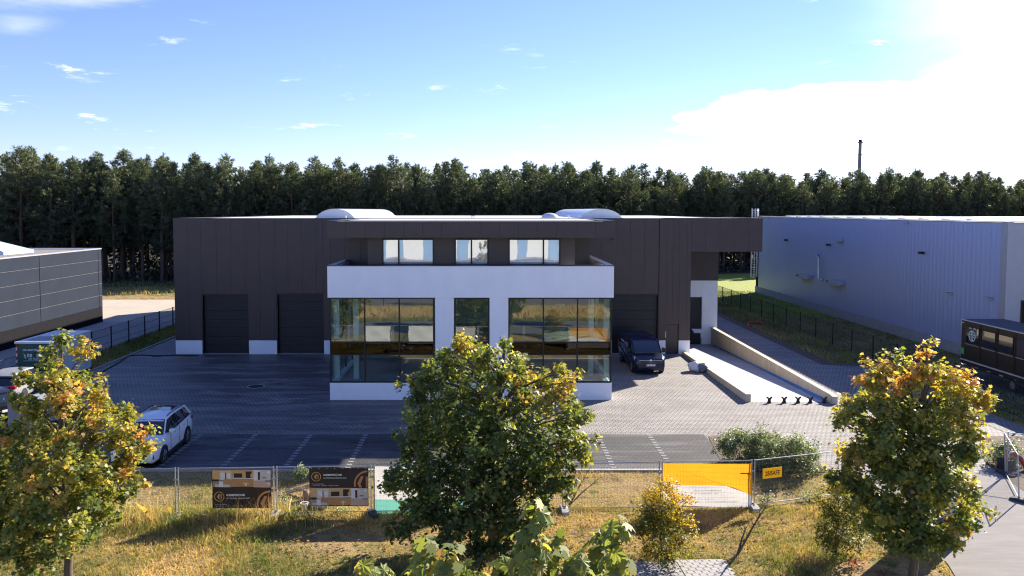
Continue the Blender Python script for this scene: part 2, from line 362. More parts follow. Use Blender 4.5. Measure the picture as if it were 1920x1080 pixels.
# ================================================================== the setting: ground, paving, street, ramp
YF, YB, YR = 53.3, 40.3, 61.2           # hall front, office block front, loading dock rear wall
XH0, XH1 = P(327, 540, YF)[0], P(1295, 540, YF)[0]
ZROOF = 9.45
RX0, RX1, RY0 = 13.72, 17.75, 39.9      # ramp
def rects_with_hole(x0, x1, y0, y1, z, hx0, hx1, hy0, hy1):
    mb = MB(); xs = [x0, hx0, hx1, x1]; ys = [y0, hy0, hy1, y1]
    vs = [(x, y, z) for y in ys for x in xs]; fs = []
    for j in range(3):
        for i in range(3):
            if i == 1 and j == 1: continue
            fs.append((j*4+i, j*4+i+1, (j+1)*4+i+1, (j+1)*4+i))
    return mb.add(vs, fs)
def grass_ground_mat():
    m = bpy.data.materials.new('grass_soil'); m.use_nodes = True; nt = m.node_tree; N = nt.nodes; L = nt.links
    b = N['Principled BSDF']; b.inputs['Roughness'].default_value = 0.95; b.inputs['Specular IOR Level'].default_value = 0.1
    tc = N.new('ShaderNodeTexCoord')
    def noise(s, d, r=0.65):
        n = N.new('ShaderNodeTexNoise'); n.inputs['Scale'].default_value = s; n.inputs['Detail'].default_value = d; n.inputs['Roughness'].default_value = r; L.new(tc.outputs['Object'], n.inputs['Vector']); return n.outputs['Fac']
    r1 = N.new('ShaderNodeValToRGB'); e = r1.color_ramp.elements
    e[0].position = 0.36; e[0].color = (0.16, 0.115, 0.068, 1); e[1].position = 0.66; e[1].color = (0.11, 0.13, 0.035, 1)
    k = e.new(0.52); k.color = (0.36, 0.255, 0.12, 1)
    L.new(noise(0.9, 7), r1.inputs[0])
    r2 = N.new('ShaderNodeValToRGB'); r2.color_ramp.elements[0].color = (0.55, 0.55, 0.55, 1); r2.color_ramp.elements[1].color = (1.3, 1.3, 1.3, 1)
    r2.color_ramp.elements[0].position = 0.3; r2.color_ramp.elements[1].position = 0.7; L.new(noise(14, 6), r2.inputs[0])
    mx = N.new('ShaderNodeMix'); mx.data_type = 'RGBA'; mx.blend_type = 'MULTIPLY'; mx.inputs[0].default_value = 1
    L.new(r1.outputs[0], mx.inputs[6]); L.new(r2.outputs[0], mx.inputs[7]); L.new(mx.outputs[2], b.inputs['Base Color'])
    bp = N.new('ShaderNodeBump'); bp.inputs['Strength'].default_value = 0.9; bp.inputs['Distance'].default_value = 0.08; L.new(noise(9, 6), bp.inputs['Height']); L.new(bp.outputs[0], b.inputs['Normal'])
    MATS['grass_soil'] = m; return m
M_soilgrass = grass_ground_mat()
M_paver = paver_mat('grey_pavers', (0.29, 0.27, 0.25), (0.225, 0.21, 0.197), (0.03, 0.028, 0.026), patch=0.5, patchcol=(0.29, 0.285, 0.28), damp=0.48)
M_paverdark = paver_mat('black_pavers', (0.050, 0.050, 0.053), (0.038, 0.038, 0.041), (0.018, 0.018, 0.018), patch=0.4, patchcol=(0.20, 0.20, 0.20), damp=0.75, bw=0.2, bh=0.2)
M_concrete = mat('concrete', (0.42, 0.39, 0.34), 0.85, var=0.14, vscale=0.8, bump=0.25, bscale=18, detail=8)
M_ramp = mat('ramp_slab', (0.55, 0.53, 0.51), 0.95, spec=0.15, var=0.12, vscale=1.0, bump=0.15, bscale=30, detail=9, stretch=(0.6, 2.0, 1))
M_concwall = mat('formwork_concrete', (0.56, 0.48, 0.36), 0.85, var=0.14, vscale=2.2, bump=0.2, bscale=12, detail=8, stretch=(1, 1, 0.25))
M_slab = mat('brushed_slab', (0.245, 0.23, 0.215), 0.95, spec=0.15, var=0.14, vscale=1.2, bump=0.2, bscale=30, detail=9, stretch=(0.5, 2.2, 1))
M_asphalt = mat('asphalt', (0.075, 0.074, 0.072), 0.9, var=0.25, vscale=1.5, bump=0.3, bscale=80, detail=8)
M_street = mat('worn_street', (0.155, 0.15, 0.145), 0.9, var=0.15, vscale=0.8, bump=0.2, bscale=60, detail=8)
M_palelot = mat('pale_lot', (0.42, 0.37, 0.30), 0.9, var=0.10, vscale=0.5, bump=0.1)
M_soil = mat('bare_soil', (0.10, 0.070, 0.045), 0.95, var=0.45, vscale=3, bump=0.8, bscale=9, detail=9)
M_kerb = mat('kerb_concrete', (0.33, 0.32, 0.30), 0.85, var=0.15, vscale=2, bump=0.1)
M_lawn = mat('mown_lawn', (0.20, 0.25, 0.018), 0.9, var=0.3, vscale=2.5, bump=0.5, bscale=25)

struct('ground', rects_with_hole(-900, 900, -700, 1600, 0.0, RX0, RX1, RY0, YR), M_soilgrass)
def sheet(name, pts, z, m): return struct(name, MB().poly([(x, y, z) for x, y in pts]), m)
YK = G(900, 882)[1]                      # kerb at the front of the bays
pv = rects_with_hole(-24.6, 24.6, YK, YF+8.5, 0.012, RX0-0.25, RX1+0.28, RY0, YR)
struct('courtyard_paving', pv, M_paver)
sheet('side_path', [(RX1+0.28, YF+8.5), (21.7, YF+8.5), (22.0, 98), (RX1+0.28, 98)], 0.012, M_paver)
# soil where the paving steps back on the right, beyond the ramp
sheet('soil_strip', [(21.6, 49.6), (24.9, 48.6), (25.2, 99), (21.9, 99)], 0.020, M_soil)
# parking bays of black pavers
YB1 = G(900, 815)[1]
BX0, BX1 = -24.6, G(1321, 817)[0]
sheet('parking_bays', [(BX0, YK), (BX1, YK), (BX1, YB1), (BX0, YB1)], 0.018, M_paverdark)
bays = bpy.data.objects['parking_bays']
M_whitestone = mat('white_paver', (0.21, 0.21, 0.21), 0.85, var=0.35, vscale=6)
stone = mesh_of('paver', MB().box(-0.105, 0.105, -0.085, 0.085, 0.0, 0.010), M_whitestone)
for X in (-15.2, -12.8, -10.35, -7.9, -5.45, -2.9, -0.35, 2.3, 4.87, 7.15):
    n = 13
    for k in range(n):
        y = YK+0.25+(YB1-YK-0.4)*k/(n-1)
        inst('paver', stone, bays, (X, y, 0.0185))
# kerb along the bays
kb = MB()
struct('kerb', MB().box(-24.75, BX1+0.1, YK-0.16, YK-0.002, -0.05, 0.07), M_kerb)
struct('side_kerb', MB().box(-24.76, -24.602, YK, YF+8.5, -0.05, 0.08), M_kerb)
# concrete apron on the right, street and lot on the camera's side
ap = [G(*p) for p in ((1812, 1100), (1795, 1088), (1778, 1060), (1760, 1038), (1730, 1018), (1690, 985), (1640, 930), (1600, 888))]
ap += [(G(1600, 888)[0], YK), (30, YK), (30, 18.5), (ap[0][0], 18.5)]
sheet('concrete_apron', ap, 0.022, M_slab)
sheet('street', [(-120, 11.6), (120, 11.6), (120, 18.9), (-120, 18.9)], 0.014, M_street)
sheet('far_lot', [(-200, -140), (200, -140), (200, 0.8), (-200, 0.8)], 0.012, M_street)
# neighbour's yards
sheet('neighbour_path', [(-34.6, 40), (-27.3, 40), (-27.3, 69), (-34.6, 69)], 0.014, M_kerb)
sheet('pale_yard', [(-60, 69.0), (-24.9, 69.0), (-24.9, 86), (-60, 86)], 0.016, M_palelot)
sheet('forest_floor', [(-160, 75), (160, 148), (700, 300), (800, 1500), (-800, 1500), (-700, 200)], 0.010, mat('needle_litter', (0.035, 0.026, 0.018), 0.95, var=0.4, vscale=1))
sheet('lawn', [(22.2, 72), (32.5, 72), (52, 124), (14, 117)], 0.016, M_lawn)
sheet('neighbour_drive', [(26.5, 30), (90, 30), (90, 48.4), (26.5, 48.4)], 0.014, M_asphalt)
# planted beds
def bed(pts, z=0.03): sheet('planting_bed', [G(*p) for p in pts], z, M_soil)
bed(((1328, 819), (1440, 812), (1520, 842), (1548, 886), (1362, 886)))
bed(((1838, 819), (2060, 819), (2080, 945), (2010, 955), (1955, 942), (1915, 919), (1880, 893), (1852, 872), (1838, 852)))
# ---------------- loading ramp
def zr(y): return 0.012-(y-RY0)/(YR-RY0)*0.68
mb = MB().quad((RX0, RY0, zr(RY0)), (RX1, RY0, zr(RY0)), (RX1, YR, zr(YR)), (RX0, YR, zr(YR)))
struct('ramp', mb, M_ramp)
t = thing('retaining_wall', 'low concrete wall on the paving side of the loading ramp', 'wall', (13.6, RY0, 0))
mb = MB().prism([(RY0-0.02, -0.75), (YF-0.03, -0.75), (YF-0.03, 0.22), (RY0-0.02, 0.42)], 'x', RX0-0.26, RX0-0.001)
obj('wall', mb, M_concwall, t)
t = thing('retaining_wall', 'long beige concrete wall on the far side of the loading ramp', 'wall', (17.9, RY0, 0))
mb = MB().prism([(RY0-0.5, -0.75), (YR-0.06, -0.75), (YR-0.06, 0.72), (RY0-0.2, 0.46), (RY0-0.5, 0.40)], 'x', RX1+0.001, RX1+0.28)
obj('wall', mb, M_concwall, t)
# blue damp-proof membrane left showing along the wall foot
M_blue = mat('blue_foil', (0.05, 0.22, 0.52), 0.45, var=0.25, vscale=5)
mb = MB()
n = 40
for k in range(n):
    y0 = RY0+0.1+(YR-RY0-1)*k/n; y1 = RY0+0.1+(YR-RY0-1)*(k+1)/n
    w0 = 0.05+0.20*max(0, 1-k/22); w1 = 0.05+0.20*max(0, 1-(k+1)/22)
    mb.quad((RX1-w0, y0, zr(y0)+0.012), (RX1-0.004, y0, zr(y0)+0.10), (RX1-0.004, y1, zr(y1)+0.10), (RX1-w1, y1, zr(y1)+0.012))
tag(obj('membrane_strip', mb, M_blue), 'bright blue foil strip along the foot of the beige ramp wall', 'foil')
# ================================================================== the brown industrial building
M_clad = mat('brown_cladding', (0.047, 0.034, 0.033), 0.42, metal=0.15, var=0.12, vscale=1.2, bump=0.05, bscale=90, spec=0.5)
M_cladback = mat('cladding_core', (0.018, 0.014, 0.014), 0.7)
M_white = mat('white_render', (0.85, 0.88, 0.88), 0.6, var=0.035, vscale=1.4, bump=0.08, bscale=60, stretch=(1, 1, 0.4))
M_frame = mat('black_aluminium', (0.012, 0.013, 0.015), 0.4, metal=0.3)
M_cap = mat('parapet_cap', (0.035, 0.032, 0.035), 0.35, metal=0.5)
M_roof = mat('roof_membrane', (0.70, 0.71, 0.72), 0.7, var=0.10, vscale=0.6)
M_door = mat('dark_door', (0.015, 0.016, 0.020), 0.45, metal=0.3, var=0.1)
M_int = mat('interior_plaster', (0.34, 0.35, 0.35), 0.8, var=0.08)
M_intwhite = mat('interior_white', (0.72, 0.76, 0.74), 0.7, var=0.05)
M_intfloor = mat('interior_floor', (0.40, 0.41, 0.40), 0.5, var=0.1)
M_glass = glass_mat('facade_glass', (0.62, 0.76, 0.71), 0.165, wavy=0.05, reflcol=(0.92, 1.0, 1.0))
M_glassdark = glass_mat('spandrel_glass', (0.03, 0.025, 0.025), 0.012, wavy=0.05, reflcol=(1.0, 0.93, 0.92))
M_glassup = glass_mat('upper_glass', (0.88, 0.92, 0.94), 0.26, wavy=0.10)
M_curtain = mat('white_blind', (0.82, 0.84, 0.86), 0.8, var=0.04)
M_poly = mat('skylight_sheet', (0.46, 0.50, 0.55), 0.3, var=0.06)
M_alu = mat('bare_aluminium', (0.55, 0.56, 0.58), 0.4, metal=0.7)

B = thing('industrial_building', 'long dark brown hall with white glazed office block on the front', 'building', (0, YF, 0))
XW0, XW1 = P(617, 600, YB)[0], P(1148, 600, YB)[0]
zof = lambda py, Y: P(900, py, Y)[1]
ZC0 = P(1400, 472, YF)[1]; XC1 = P(1430, 440, YF)[0]
DOORS = [(P(379, 600, YF)[0], P(466, 600, YF)[0], zof(551, YF)), (P(519, 600, YF)[0], P(607, 600, YF)[0], zof(550, YF)),
         (P(1148, 600, YF)[0], P(1235, 600, YF)[0], zof(551, YF))]
PD = (P(1248, 640, YF)[0], P(1272, 640, YF)[0], zof(608, YF))
ZP = zof(638, YF)
YBACK = 86.0
# wall core behind the panels, with openings left for the doors
mb = MB()
cuts = sorted([XH0+0.06] + [c for d in DOORS for c in d[:2]] + list(PD[:2]) + [XH1-0.06])
def door_at(x):
    for d in DOORS + [PD]:
        if d[0] < x < d[1]: return d[2]
    return 0
for a, b in zip(cuts[:-1], cuts[1:]):
    mb.box(a, b, YF+0.05, YF+0.35, door_at((a+b)/2), ZROOF-0.02)
mb.box(XH0+0.06, XH0+0.36, YF+0.352, YBACK, 0, ZROOF-0.02)
mb.box(XH1-0.36, XH1-0.06, YF+0.352, YR-0.002, -0.75, ZROOF-0.02)
mb.box(XH0+0.37, XH1+4.6, YBACK-0.3, YBACK-0.002, 0, ZROOF-0.02)
obj('wall', mb, M_cladback, B)
def clad(x0, x1, z0, z1, y, gap=0.006, th=0.05):
    if x1-x0 < 0.05 or z1-z0 < 0.05: return
    w = x1-x0-gap
    # each panel: a folded tray with a shallow pressed face
    m = MB().box(x0+gap/2, x1-gap/2, y, y+th, z0, z1-0.004, bev=0.004)
    obj('cladding_panel', m, M_clad, B)
xs = [XH0 + k*0.985 for k in range(int((XH1-XH0)/0.985)+1)]
edges = sorted(set([round(x, 3) for x in xs] + [round(v, 3) for d in DOORS+[PD] for v in d[:2]] + [round(XH1, 3)]))
keep = [edges[0]]
for e in edges[1:]:
    if e-keep[-1] < 0.12 and not any(abs(e-v) < 0.002 for d in DOORS+[PD] for v in d[:2]) and e != edges[-1]: continue
    keep.append(e)
for a, b in zip(keep[:-1], keep[1:]):
    mid = (a+b)/2
    z0 = door_at(mid) or ZP
    clad(a, b, z0, ZROOF-0.03, YF)
# canopy beam over the loading dock
core = MB().box(XH1, XC1-0.06, YF+0.05, YR-0.3, ZC0+0.01, ZROOF-0.02)
obj('canopy', core, M_cladback, B)
x = XH1
while x < XC1-0.05:
    clad(x, min(x+0.985, XC1), ZC0, ZROOF-0.03, YF); x += 0.985
# flank of the hall on the left
y = YF+0.06
mbp = mesh_of('cladding_panel', MB().box(XH0, XH0+0.05, -0.48, 0.48, 0.0, ZROOF-0.03, bev=0.006), M_clad)
while y < YBACK-1:
    inst('cladding_panel', mbp, B, (0, y+0.5, 0.01)); y += 0.985
# white concrete plinth pieces between the doors
segs = [(XH0, DOORS[0][0]), (DOORS[0][1], DOORS[1][0]), (DOORS[1][1], DOORS[1][1]+0.9), (DOORS[2][1]+0.02, PD[0]), (PD[1], XH1)]
for a, b in segs:
    obj('plinth', MB().box(a+0.01, b-0.01, YF-0.03, YF+0.2, 0.0, ZP-0.01, bev=0.008), M_white, B)
obj('plinth', MB().box(DOORS[2][0]-0.9, DOORS[2][0]-0.02, YF-0.03, YF+0.2, 0.0, ZP-0.01, bev=0.008), M_white, B)
# sectional doors: ribbed leaves set back in the wall
for d in DOORS:
    n = 7; h = d[2]/n
    dr = obj('garage_door', MB().box(d[0]-0.02, d[0]+0.06, YF+0.02, YF+0.4, 0, d[2]).box(d[1]-0.06, d[1]+0.02, YF+0.02, YF+0.4, 0, d[2]).box(d[0]+0.061, d[1]-0.061, YF+0.02, YF+0.4, d[2]-0.1, d[2]), M_frame, B)
    for k in range(n):
        m = MB().box(d[0]+0.065, d[1]-0.065, YF+0.30, YF+0.36, k*h+0.005, min((k+1)*h-0.007, d[2]-0.11))
        for j in range(5):
            zz = k*h+0.05+j*(h-0.1)/4.4
            m.box(d[0]+0.09, d[1]-0.09, YF+0.292, YF+0.30, zz, zz+0.05)
        obj('door_section', m, M_door, dr)
    obj('threshold', MB().box(d[0], d[1], YF-0.05, YF+0.3, 0.0, 0.035), M_kerb, B)
pd = obj('door', MB().box(PD[0]+0.02, PD[1]-0.02, YF+0.10, YF+0.15, 0.03, PD[2]-0.02, bev=0.006), M_clad, B)
obj('handle', MB().tube([(PD[0]+0.13, YF+0.10, 1.05), (PD[0]+0.13, YF+0.04, 1.05), (PD[0]+0.26, YF+0.04, 1.05)], 0.012, 6), M_alu, pd)
obj('number_plate', MB().box(PD[0]-0.02, PD[0]+0.02, YF-0.02, YF-0.001, 1.15, 1.6), M_alu, B)
# dock rear wall: white below, brown above, with the dock door opening
XD1 = P(1345, 580, YR)[0]; ZD1 = zof(526, YR)
ox1 = P(1316, 580, YR)[0]; oz1, oz0 = zof(557, YR), zof(617, YR)
mb = MB().box(XH1-0.05, ox1, YR, YR+0.3, oz1, ZD1).box(ox1+0.001, XD1, YR, YR+0.3, -0.75, ZD1)
mb.box(ox1-0.75, ox1-0.001, YR+0.02, YR+0.3, zof(633, YR), oz0)
obj('dock_wall', mb, M_white, B)
mb = MB().box(XH1-0.05, XD1+0.02, YR-0.04, YR+0.3, ZD1+0.002, ZC0+1.0)
obj('dock_wall', mb, M_clad, B)
obj('dock_wall', MB().box(XD1-0.25, XD1, YR+0.302, YBACK-0.3, 0, ZROOF-0.02), M_cladback, B)
dk = obj('dock_door', MB().box(XH1-0.05, ox1, YR+0.25, YR+0.32, -0.75, oz1), M_door, B)
obj('dock_leveller', MB().box(XH1+0.2, ox1-0.1, YR-0.12, YR+0.2, -0.62, oz0-0.32, bev=0.02), M_cap, B)
for k in (0, 1):
    obj('dock_bumper', MB().box(XH1+0.5+k*1.6, XH1+0.7+k*1.6, YR-0.25, YR-0.02, oz0-0.6, oz0-0.1, bev=0.02), M_frame, B)
obj('dock_light', MB().box(ox1-0.95, ox1-0.75, YR-0.06, YR+0.02, 0.15, 0.28, bev=0.01), M_intwhite, B)
# roof, parapet caps
mb = MB().box(XH0+0.2, XH1, YF+0.36, YBACK-0.31, ZROOF-0.32, ZROOF-0.05).box(XH1+0.002, XD1-0.3, YR+0.31, YBACK-0.31, ZROOF-0.32, ZROOF-0.05)
mb.box(XH1+0.002, XC1-0.2, YF+0.36, YR+0.30, ZROOF-0.32, ZROOF-0.05)
obj('roof', mb, M_roof, B)
mb = MB().box(XH0-0.02, XC1+0.02, YF-0.02, YF+0.38, ZROOF-0.025, ZROOF+0.01, bev=0.004)
mb.box(XH0-0.02, XH0+0.38, YF+0.381, YBACK, ZROOF-0.025, ZROOF+0.01).box(XC1-0.38, XC1+0.02, YF+0.381, YR+0.3, ZROOF-0.025, ZROOF+0.01)
mb.box(XH0+0.381, XD1, YBACK-0.3, YBACK+0.05, ZROOF-0.025, ZROOF+0.02)
obj('parapet_cap', mb, M_cap, B)
# barrel skylights running back over the roof
def barrel(x0, x1, y0, y1, z0, h, ribs):
    n = 14; secs = []
    def arc(y, dx=0, dz=0):
        return [((x0+x1)/2-(x1-x0)/2*math.cos(math.radians(25+130*k/n))/math.cos(math.radians(25)), y, z0+h*(math.sin(math.radians(25+130*k/n))-math.sin(math.radians(25)))/(1-math.sin(math.radians(25)))+dz) for k in range(n+1)]
    s = obj('skylight', MB().loft([arc(y0), arc(y1)]), M_poly, B, smooth=50)
    for k in range(ribs+1):
        y = y0+(y1-y0)*k/ribs
        m = MB(); a = arc(y-0.04, dz=0.02); b = arc(y+0.04, dz=0.02)
        vs = a+b; m.add(vs, [(i, i+1, n+2+i, n+1+i) for i in range(n)])
        obj('rib', m, M_alu, s)
    obj('upstand', MB().box(x0-0.08, x1+0.08, y0-0.05, y1+0.05, ZROOF-0.16, z0+0.001), M_roof, s)
xa, xb = P(592, 400, 58)[0], P(664, 400, 58)[0]
barrel(xa, xb, 58, 83, ZROOF+0.0, 0.66, 7)
xa, xb = P(1090, 400, 58)[0], P(1166, 400, 58)[0]
barrel(xa, xb, 58, 83, ZROOF+0.0, 0.66, 7)
m = MB(); bm = bmesh.new(); bmesh.ops.create_uvsphere(bm, u_segments=16, v_segments=10, radius=1)
for v in bm.verts: v.co = Vector((v.co.x*0.62, v.co.y*0.62, max(v.co.z, 0)*0.34)) + Vector((P(1031, 400, 56)[0], 56, ZROOF+0.02))
m.bm(bm); dm = obj('roof_dome', m, M_poly, B, smooth=60)
obj('upstand', MB().box(P(1031, 400, 56)[0]-0.66, P(1031, 400, 56)[0]+0.66, 55.34, 56.66, ZROOF-0.16, ZROOF+0.03), M_roof, dm)
for px, Y in ((885, 54.5), (648, 54.5), (1066, 55), (889, 54.5)):
    X = P(px, 400, Y)[0]; obj('roof_vent', MB().tube([(X, Y, ZROOF-0.15), (X, Y, ZROOF+0.12)], 0.05, 8).tube([(X, Y, ZROOF+0.121), (X, Y, ZROOF+0.17)], 0.08, 8), M_alu, B)
# --------------------------------------------------------------- white office block
ZB = zof(718, YB); ZW0 = zof(558, YB); ZW1 = zof(499, YB); ZS0, ZS1 = zof(665, YB), zof(642, YB)
ZF0, ZF1 = zof(446, YB), zof(413.5, YB)
xw = lambda px: P(px, 600, YB)[0]
EB = 0.35
mb = MB().box(XW0, XW1, YB, YB+EB, 0, ZB, bev=0.01).box(XW0+0.004, XW0+EB, YB+EB+0.002, YF-0.04, 0, ZB).box(XW1-EB, XW1-0.004, YB+EB+0.002, YF-0.04, 0, ZB)
obj('plinth', mb, M_white, B)
# band with parapet, terrace floor behind it
mb = MB().box(XW0-0.06, XW1+0.06, YB-0.04, YB+EB-0.04, ZW0, ZW1, bev=0.008)
mb.box(XW0-0.058, XW0+EB-0.06, YB+EB-0.038, YF-0.04, ZW0+0.002, ZW1-0.002).box(XW1-EB+0.06, XW1+0.058, YB+EB-0.038, YF-0.04, ZW0+0.002, ZW1-0.002)
obj('parapet', mb, M_white, B)
mb = MB().box(XW0-0.075, XW1+0.075, YB-0.055, YB+EB-0.02, ZW1+0.001, ZW1+0.045, bev=0.004)
mb.box(XW0-0.075, XW0+EB-0.04, YB+EB-0.019, YF-0.04, ZW1+0.001, ZW1+0.04).box(XW1-EB+0.04, XW1+0.075, YB+EB-0.019, YF-0.04, ZW1+0.001, ZW1+0.04)
obj('parapet_cap', mb, M_cap, B)
obj('terrace_floor', MB().box(XW0+EB-0.05, XW1-EB+0.05, YB+EB-0.03, YF-0.04, ZW0+0.05, ZW1-0.75), M_int, B)
for a, b in ((816, 851), (918, 953)):
    obj('pier', MB().box(xw(a), xw(b), YB, YB+EB, ZB-0.2, ZW0-0.002, bev=0.006), M_white, B)
# glazed bays
def window(x0, x1, z0, z1, y, mulls, trans, panes, fw=0.07, dep=0.10, right=True, left=True):
    mb = MB(); f = fw
    if left: mb.box(x0, x0+f, y, y+dep, z0, z1)
    if right: mb.box(x1-f, x1, y, y+dep, z0, z1)
    mb.box(x0+f+.001, x1-f-.001, y+.001, y+dep, z0, z0+f).box(x0+f+.001, x1-f-.001, y+.001, y+dep, z1-f, z1)
    for m_ in mulls: mb.box(m_-f/2, m_+f/2, y-.004, y+dep-.004, z0+f+.001, z1-f-.001)
    xs_ = [x0+f]+[v for m_ in mulls for v in (m_-f/2, m_+f/2)]+[x1-f]
    for t_ in trans:
        for a, b in zip(xs_[::2], xs_[1::2]): mb.box(a+.001, b-.001, y+.002, y+dep-.002, t_-f/2, t_+f/2)
    w = obj('window', mb, M_frame, B)
    zs_ = [z0+f]+[v for t_ in trans for v in (t_-f/2, t_+f/2)]+[z1-f]
    for a, b in zip(xs_[::2], xs_[1::2]):
        for j, (c, d) in enumerate(zip(zs_[::2], zs_[1::2])):
            tilt = random.uniform(-0.004, 0.004)
            m = MB().add([(a+.002, y+dep*.45, c+.002), (b-.002, y+dep*.45+tilt, c+.002), (b-.002, y+dep*.45+tilt*1.4, d-.002), (a+.002, y+dep*.45, d-.002)], [(0, 1, 2, 3)])
            obj('pane', m, panes[j], w)
    return w
trip = [M_glass, M_glassdark, M_glass]
window(XW0+0.02, xw(814), ZB+0.005, ZW0-0.004, YB+0.03, [xw(683.5), xw(748.5)], [ZS0, ZS1], trip)
window(xw(953), XW1-0.02, ZB+0.005, ZW0-0.004, YB+0.03, [xw(1019), xw(1083)], [ZS0, ZS1], trip)
window(xw(852), xw(917), ZB+0.005, ZW0-0.004, YB+0.03, [], [ZS0, ZS1], trip)
for sgn, X in ((1, XW1-0.02), (-1, XW0+0.02)):      # glazing continues round both corners
    for i in range(3):
        y0 = YB+0.14+i*2.1; w = obj('window', MB().box(X-0.1 if sgn > 0 else X, X if sgn > 0 else X+0.1, y0+2.03, y0+2.10, ZB+.005, ZW0-.004), M_frame, B)
        for c, d, g in ((ZB+.02, ZS0, M_glass), (ZS0+.01, ZS1-.01, M_glassdark), (ZS1, ZW0-.02, M_glass)):
            obj('pane', MB().quad((X-.05*sgn, y0, c), (X-.05*sgn, y0+2.02, c), (X-.05*sgn, y0+2.02, d), (X-.05*sgn, y0, d)), g, w)
    obj('side_wall', MB().box(X-0.3 if sgn > 0 else X, X if sgn > 0 else X+0.3, YB+6.5, YF-0.04, ZB, ZW0), M_white, B)
# inside: floors, rear wall, columns, a few building-site leftovers
obj('floor_slab', MB().box(XW0+0.2, XW1-0.2, YB+0.28, YB+7.4, ZS0+0.06, ZS1-0.06), M_intfloor, B)
obj('floor_slab', MB().box(XW0+0.36, XW1-0.36, YB+0.36, YB+7.4, 0.3, ZB-0.1), M_intfloor, B)
obj('rear_wall', MB().box(XW0+0.36, XW1-0.36, YB+7.41, YB+7.6, 0.3, ZW0), M_int, B)
col = mesh_of('column', MB().box(-0.14, 0.14, -0.14, 0.14, 0, 1), M_intwhite)
for px in (632, 1112, 1137, 668):
    X = P(px, 600, YB+1.6)[0]
    for z0, z1 in ((ZB-0.1, ZS0+0.058), (ZS1-0.058, ZW0)):
        inst('column', col, B, (X, YB+1.6 + (0.9 if px == 1112 else 0), z0), scale=(1, 1, z1-z0))
# --------------------------------------------------------------- upper storey with terraces
YU = YB+1.25; xu = lambda px: P(px, 470, YU)[0]
UX0, UX1 = xu(689), xu(1078); ZT = ZW1-0.75
UW = [(xu(716), xu(814)), (xu(852), xu(916.5)), (xu(953), xu(1051))]; zu = lambda py: P(900, py, YU)[1]
UZ0, UZ1 = zu(497.5), zu(447)
mb = MB(); c = UX0
for a, b in UW:
    mb.box(c, a, YU+0.05, YU+0.3, ZT, ZF0-0.01); mb.box(a+.001, b-.001, YU+0.05, YU+0.3, ZT, UZ0); mb.box(a+.001, b-.001, YU+0.05, YU+0.3, UZ1, ZF0-0.01); c = b
mb.box(c, UX1, YU+0.05, YU+0.3, ZT, ZF0-0.01)
mb.box(UX0, UX0+0.3, YU+0.302, YU+3.6, ZT, ZF0-0.01).box(UX1-0.3, UX1, YU+0.302, YU+3.6, ZT, ZF0-0.01)
RY = YU+3.4
mb.box(XW0+0.02, UX0-0.001, RY, RY+0.3, ZT, ZF0-0.01).box(UX1+0.001, XW1-0.6, RY, RY+0.3, ZT, ZF0-0.01)
mb.box(XW0+0.02, XW0+0.3, RY+.302, YF-0.06, ZT, ZF0-0.01).box(XW1-0.9, XW1-0.6, RY+.302, YF-0.06, ZT, ZF0-0.01)
obj('wall', mb, M_cladback, B)
def cl(x0, x1, z0, z1, y): clad(x0, x1, z0, z1, y, gap=0.006)
def row(x0, x1, z0, z1, y, step=0.98):
    n = max(1, round((x1-x0)/step))
    for k in range(n): cl(x0+(x1-x0)*k/n, x0+(x1-x0)*(k+1)/n, z0, z1, y)
c = UX0
for a, b in UW: row(c, a, ZT, ZF0-0.012, YU, 0.8); c = b
row(c, UX1, ZT, ZF0-0.012, YU, 0.8)
row(XW0+0.02, UX0-0.01, ZT, ZF0-0.012, RY-0.05); row(UX1+0.01, XW1-0.6, ZT, ZF0-0.012, RY-0.05)
# roof slab of the upper storey with its panelled fascia
obj('canopy', MB().box(XW0-0.02, XW1+0.02, YB+0.055, YF-0.04, ZF0+0.02, ZF1-0.06), M_cladback, B)
row(XW0-0.07, XW1+0.07, ZF0, ZF1-0.03, YB)
for X in (XW0-0.07, XW1+0.02):
    y = YB+0.056
    while y < YF-0.1:
        obj('cladding_panel', MB().box(X, X+0.05, y+.008, min(y+0.97, YF-0.06), ZF0, ZF1-0.03), M_clad, B); y += 0.985
mb = MB().box(XW0-0.09, XW1+0.09, YB-0.02, YB+0.3, ZF1-0.028, ZF1+0.008, bev=0.004).box(XW0-0.09, XW0+0.3, YB+0.301, YF-0.03, ZF1-0.028, ZF1+0.006).box(XW1-0.3, XW1+0.09, YB+0.301, YF-0.03, ZF1-0.028, ZF1+0.006)
obj('parapet_cap', mb, M_cap, B)
obj('roof', MB().box(XW0+0.2, XW1-0.2, YB+0.302, YF-0.05, ZF1-0.059, ZF1-0.045), M_roof, B)
for (a, b), mu in zip(UW, ([xu(747.5)], [xu(884)], [xu(1019)])):
    window(a, b, UZ0, UZ1, YU-0.01, mu, [], [M_glassup], fw=0.085)
    # pale blinds hang behind the glass
    n = 16; m = MB()
    for k in range(n):
        x0 = a+(b-a)*k/n; x1 = a+(b-a)*(k+1)/n; d0 = 0.03*math.sin(k*1.3); d1 = 0.03*math.sin((k+1)*1.3)
        m.quad((x0, YU+0.10+d0, UZ0), (x1, YU+0.10+d1, UZ0), (x1, YU+0.10+d1, UZ1), (x0, YU+0.10+d0, UZ1))
    obj('blind', m, M_curtain, B, smooth=True)
lamp = obj('wall_lamp', MB().box(XW1-0.12, XW1+0.02, YB-0.10, YB+0.02, ZF0-0.11, ZF0-0.01, bev=0.01), M_frame, B)

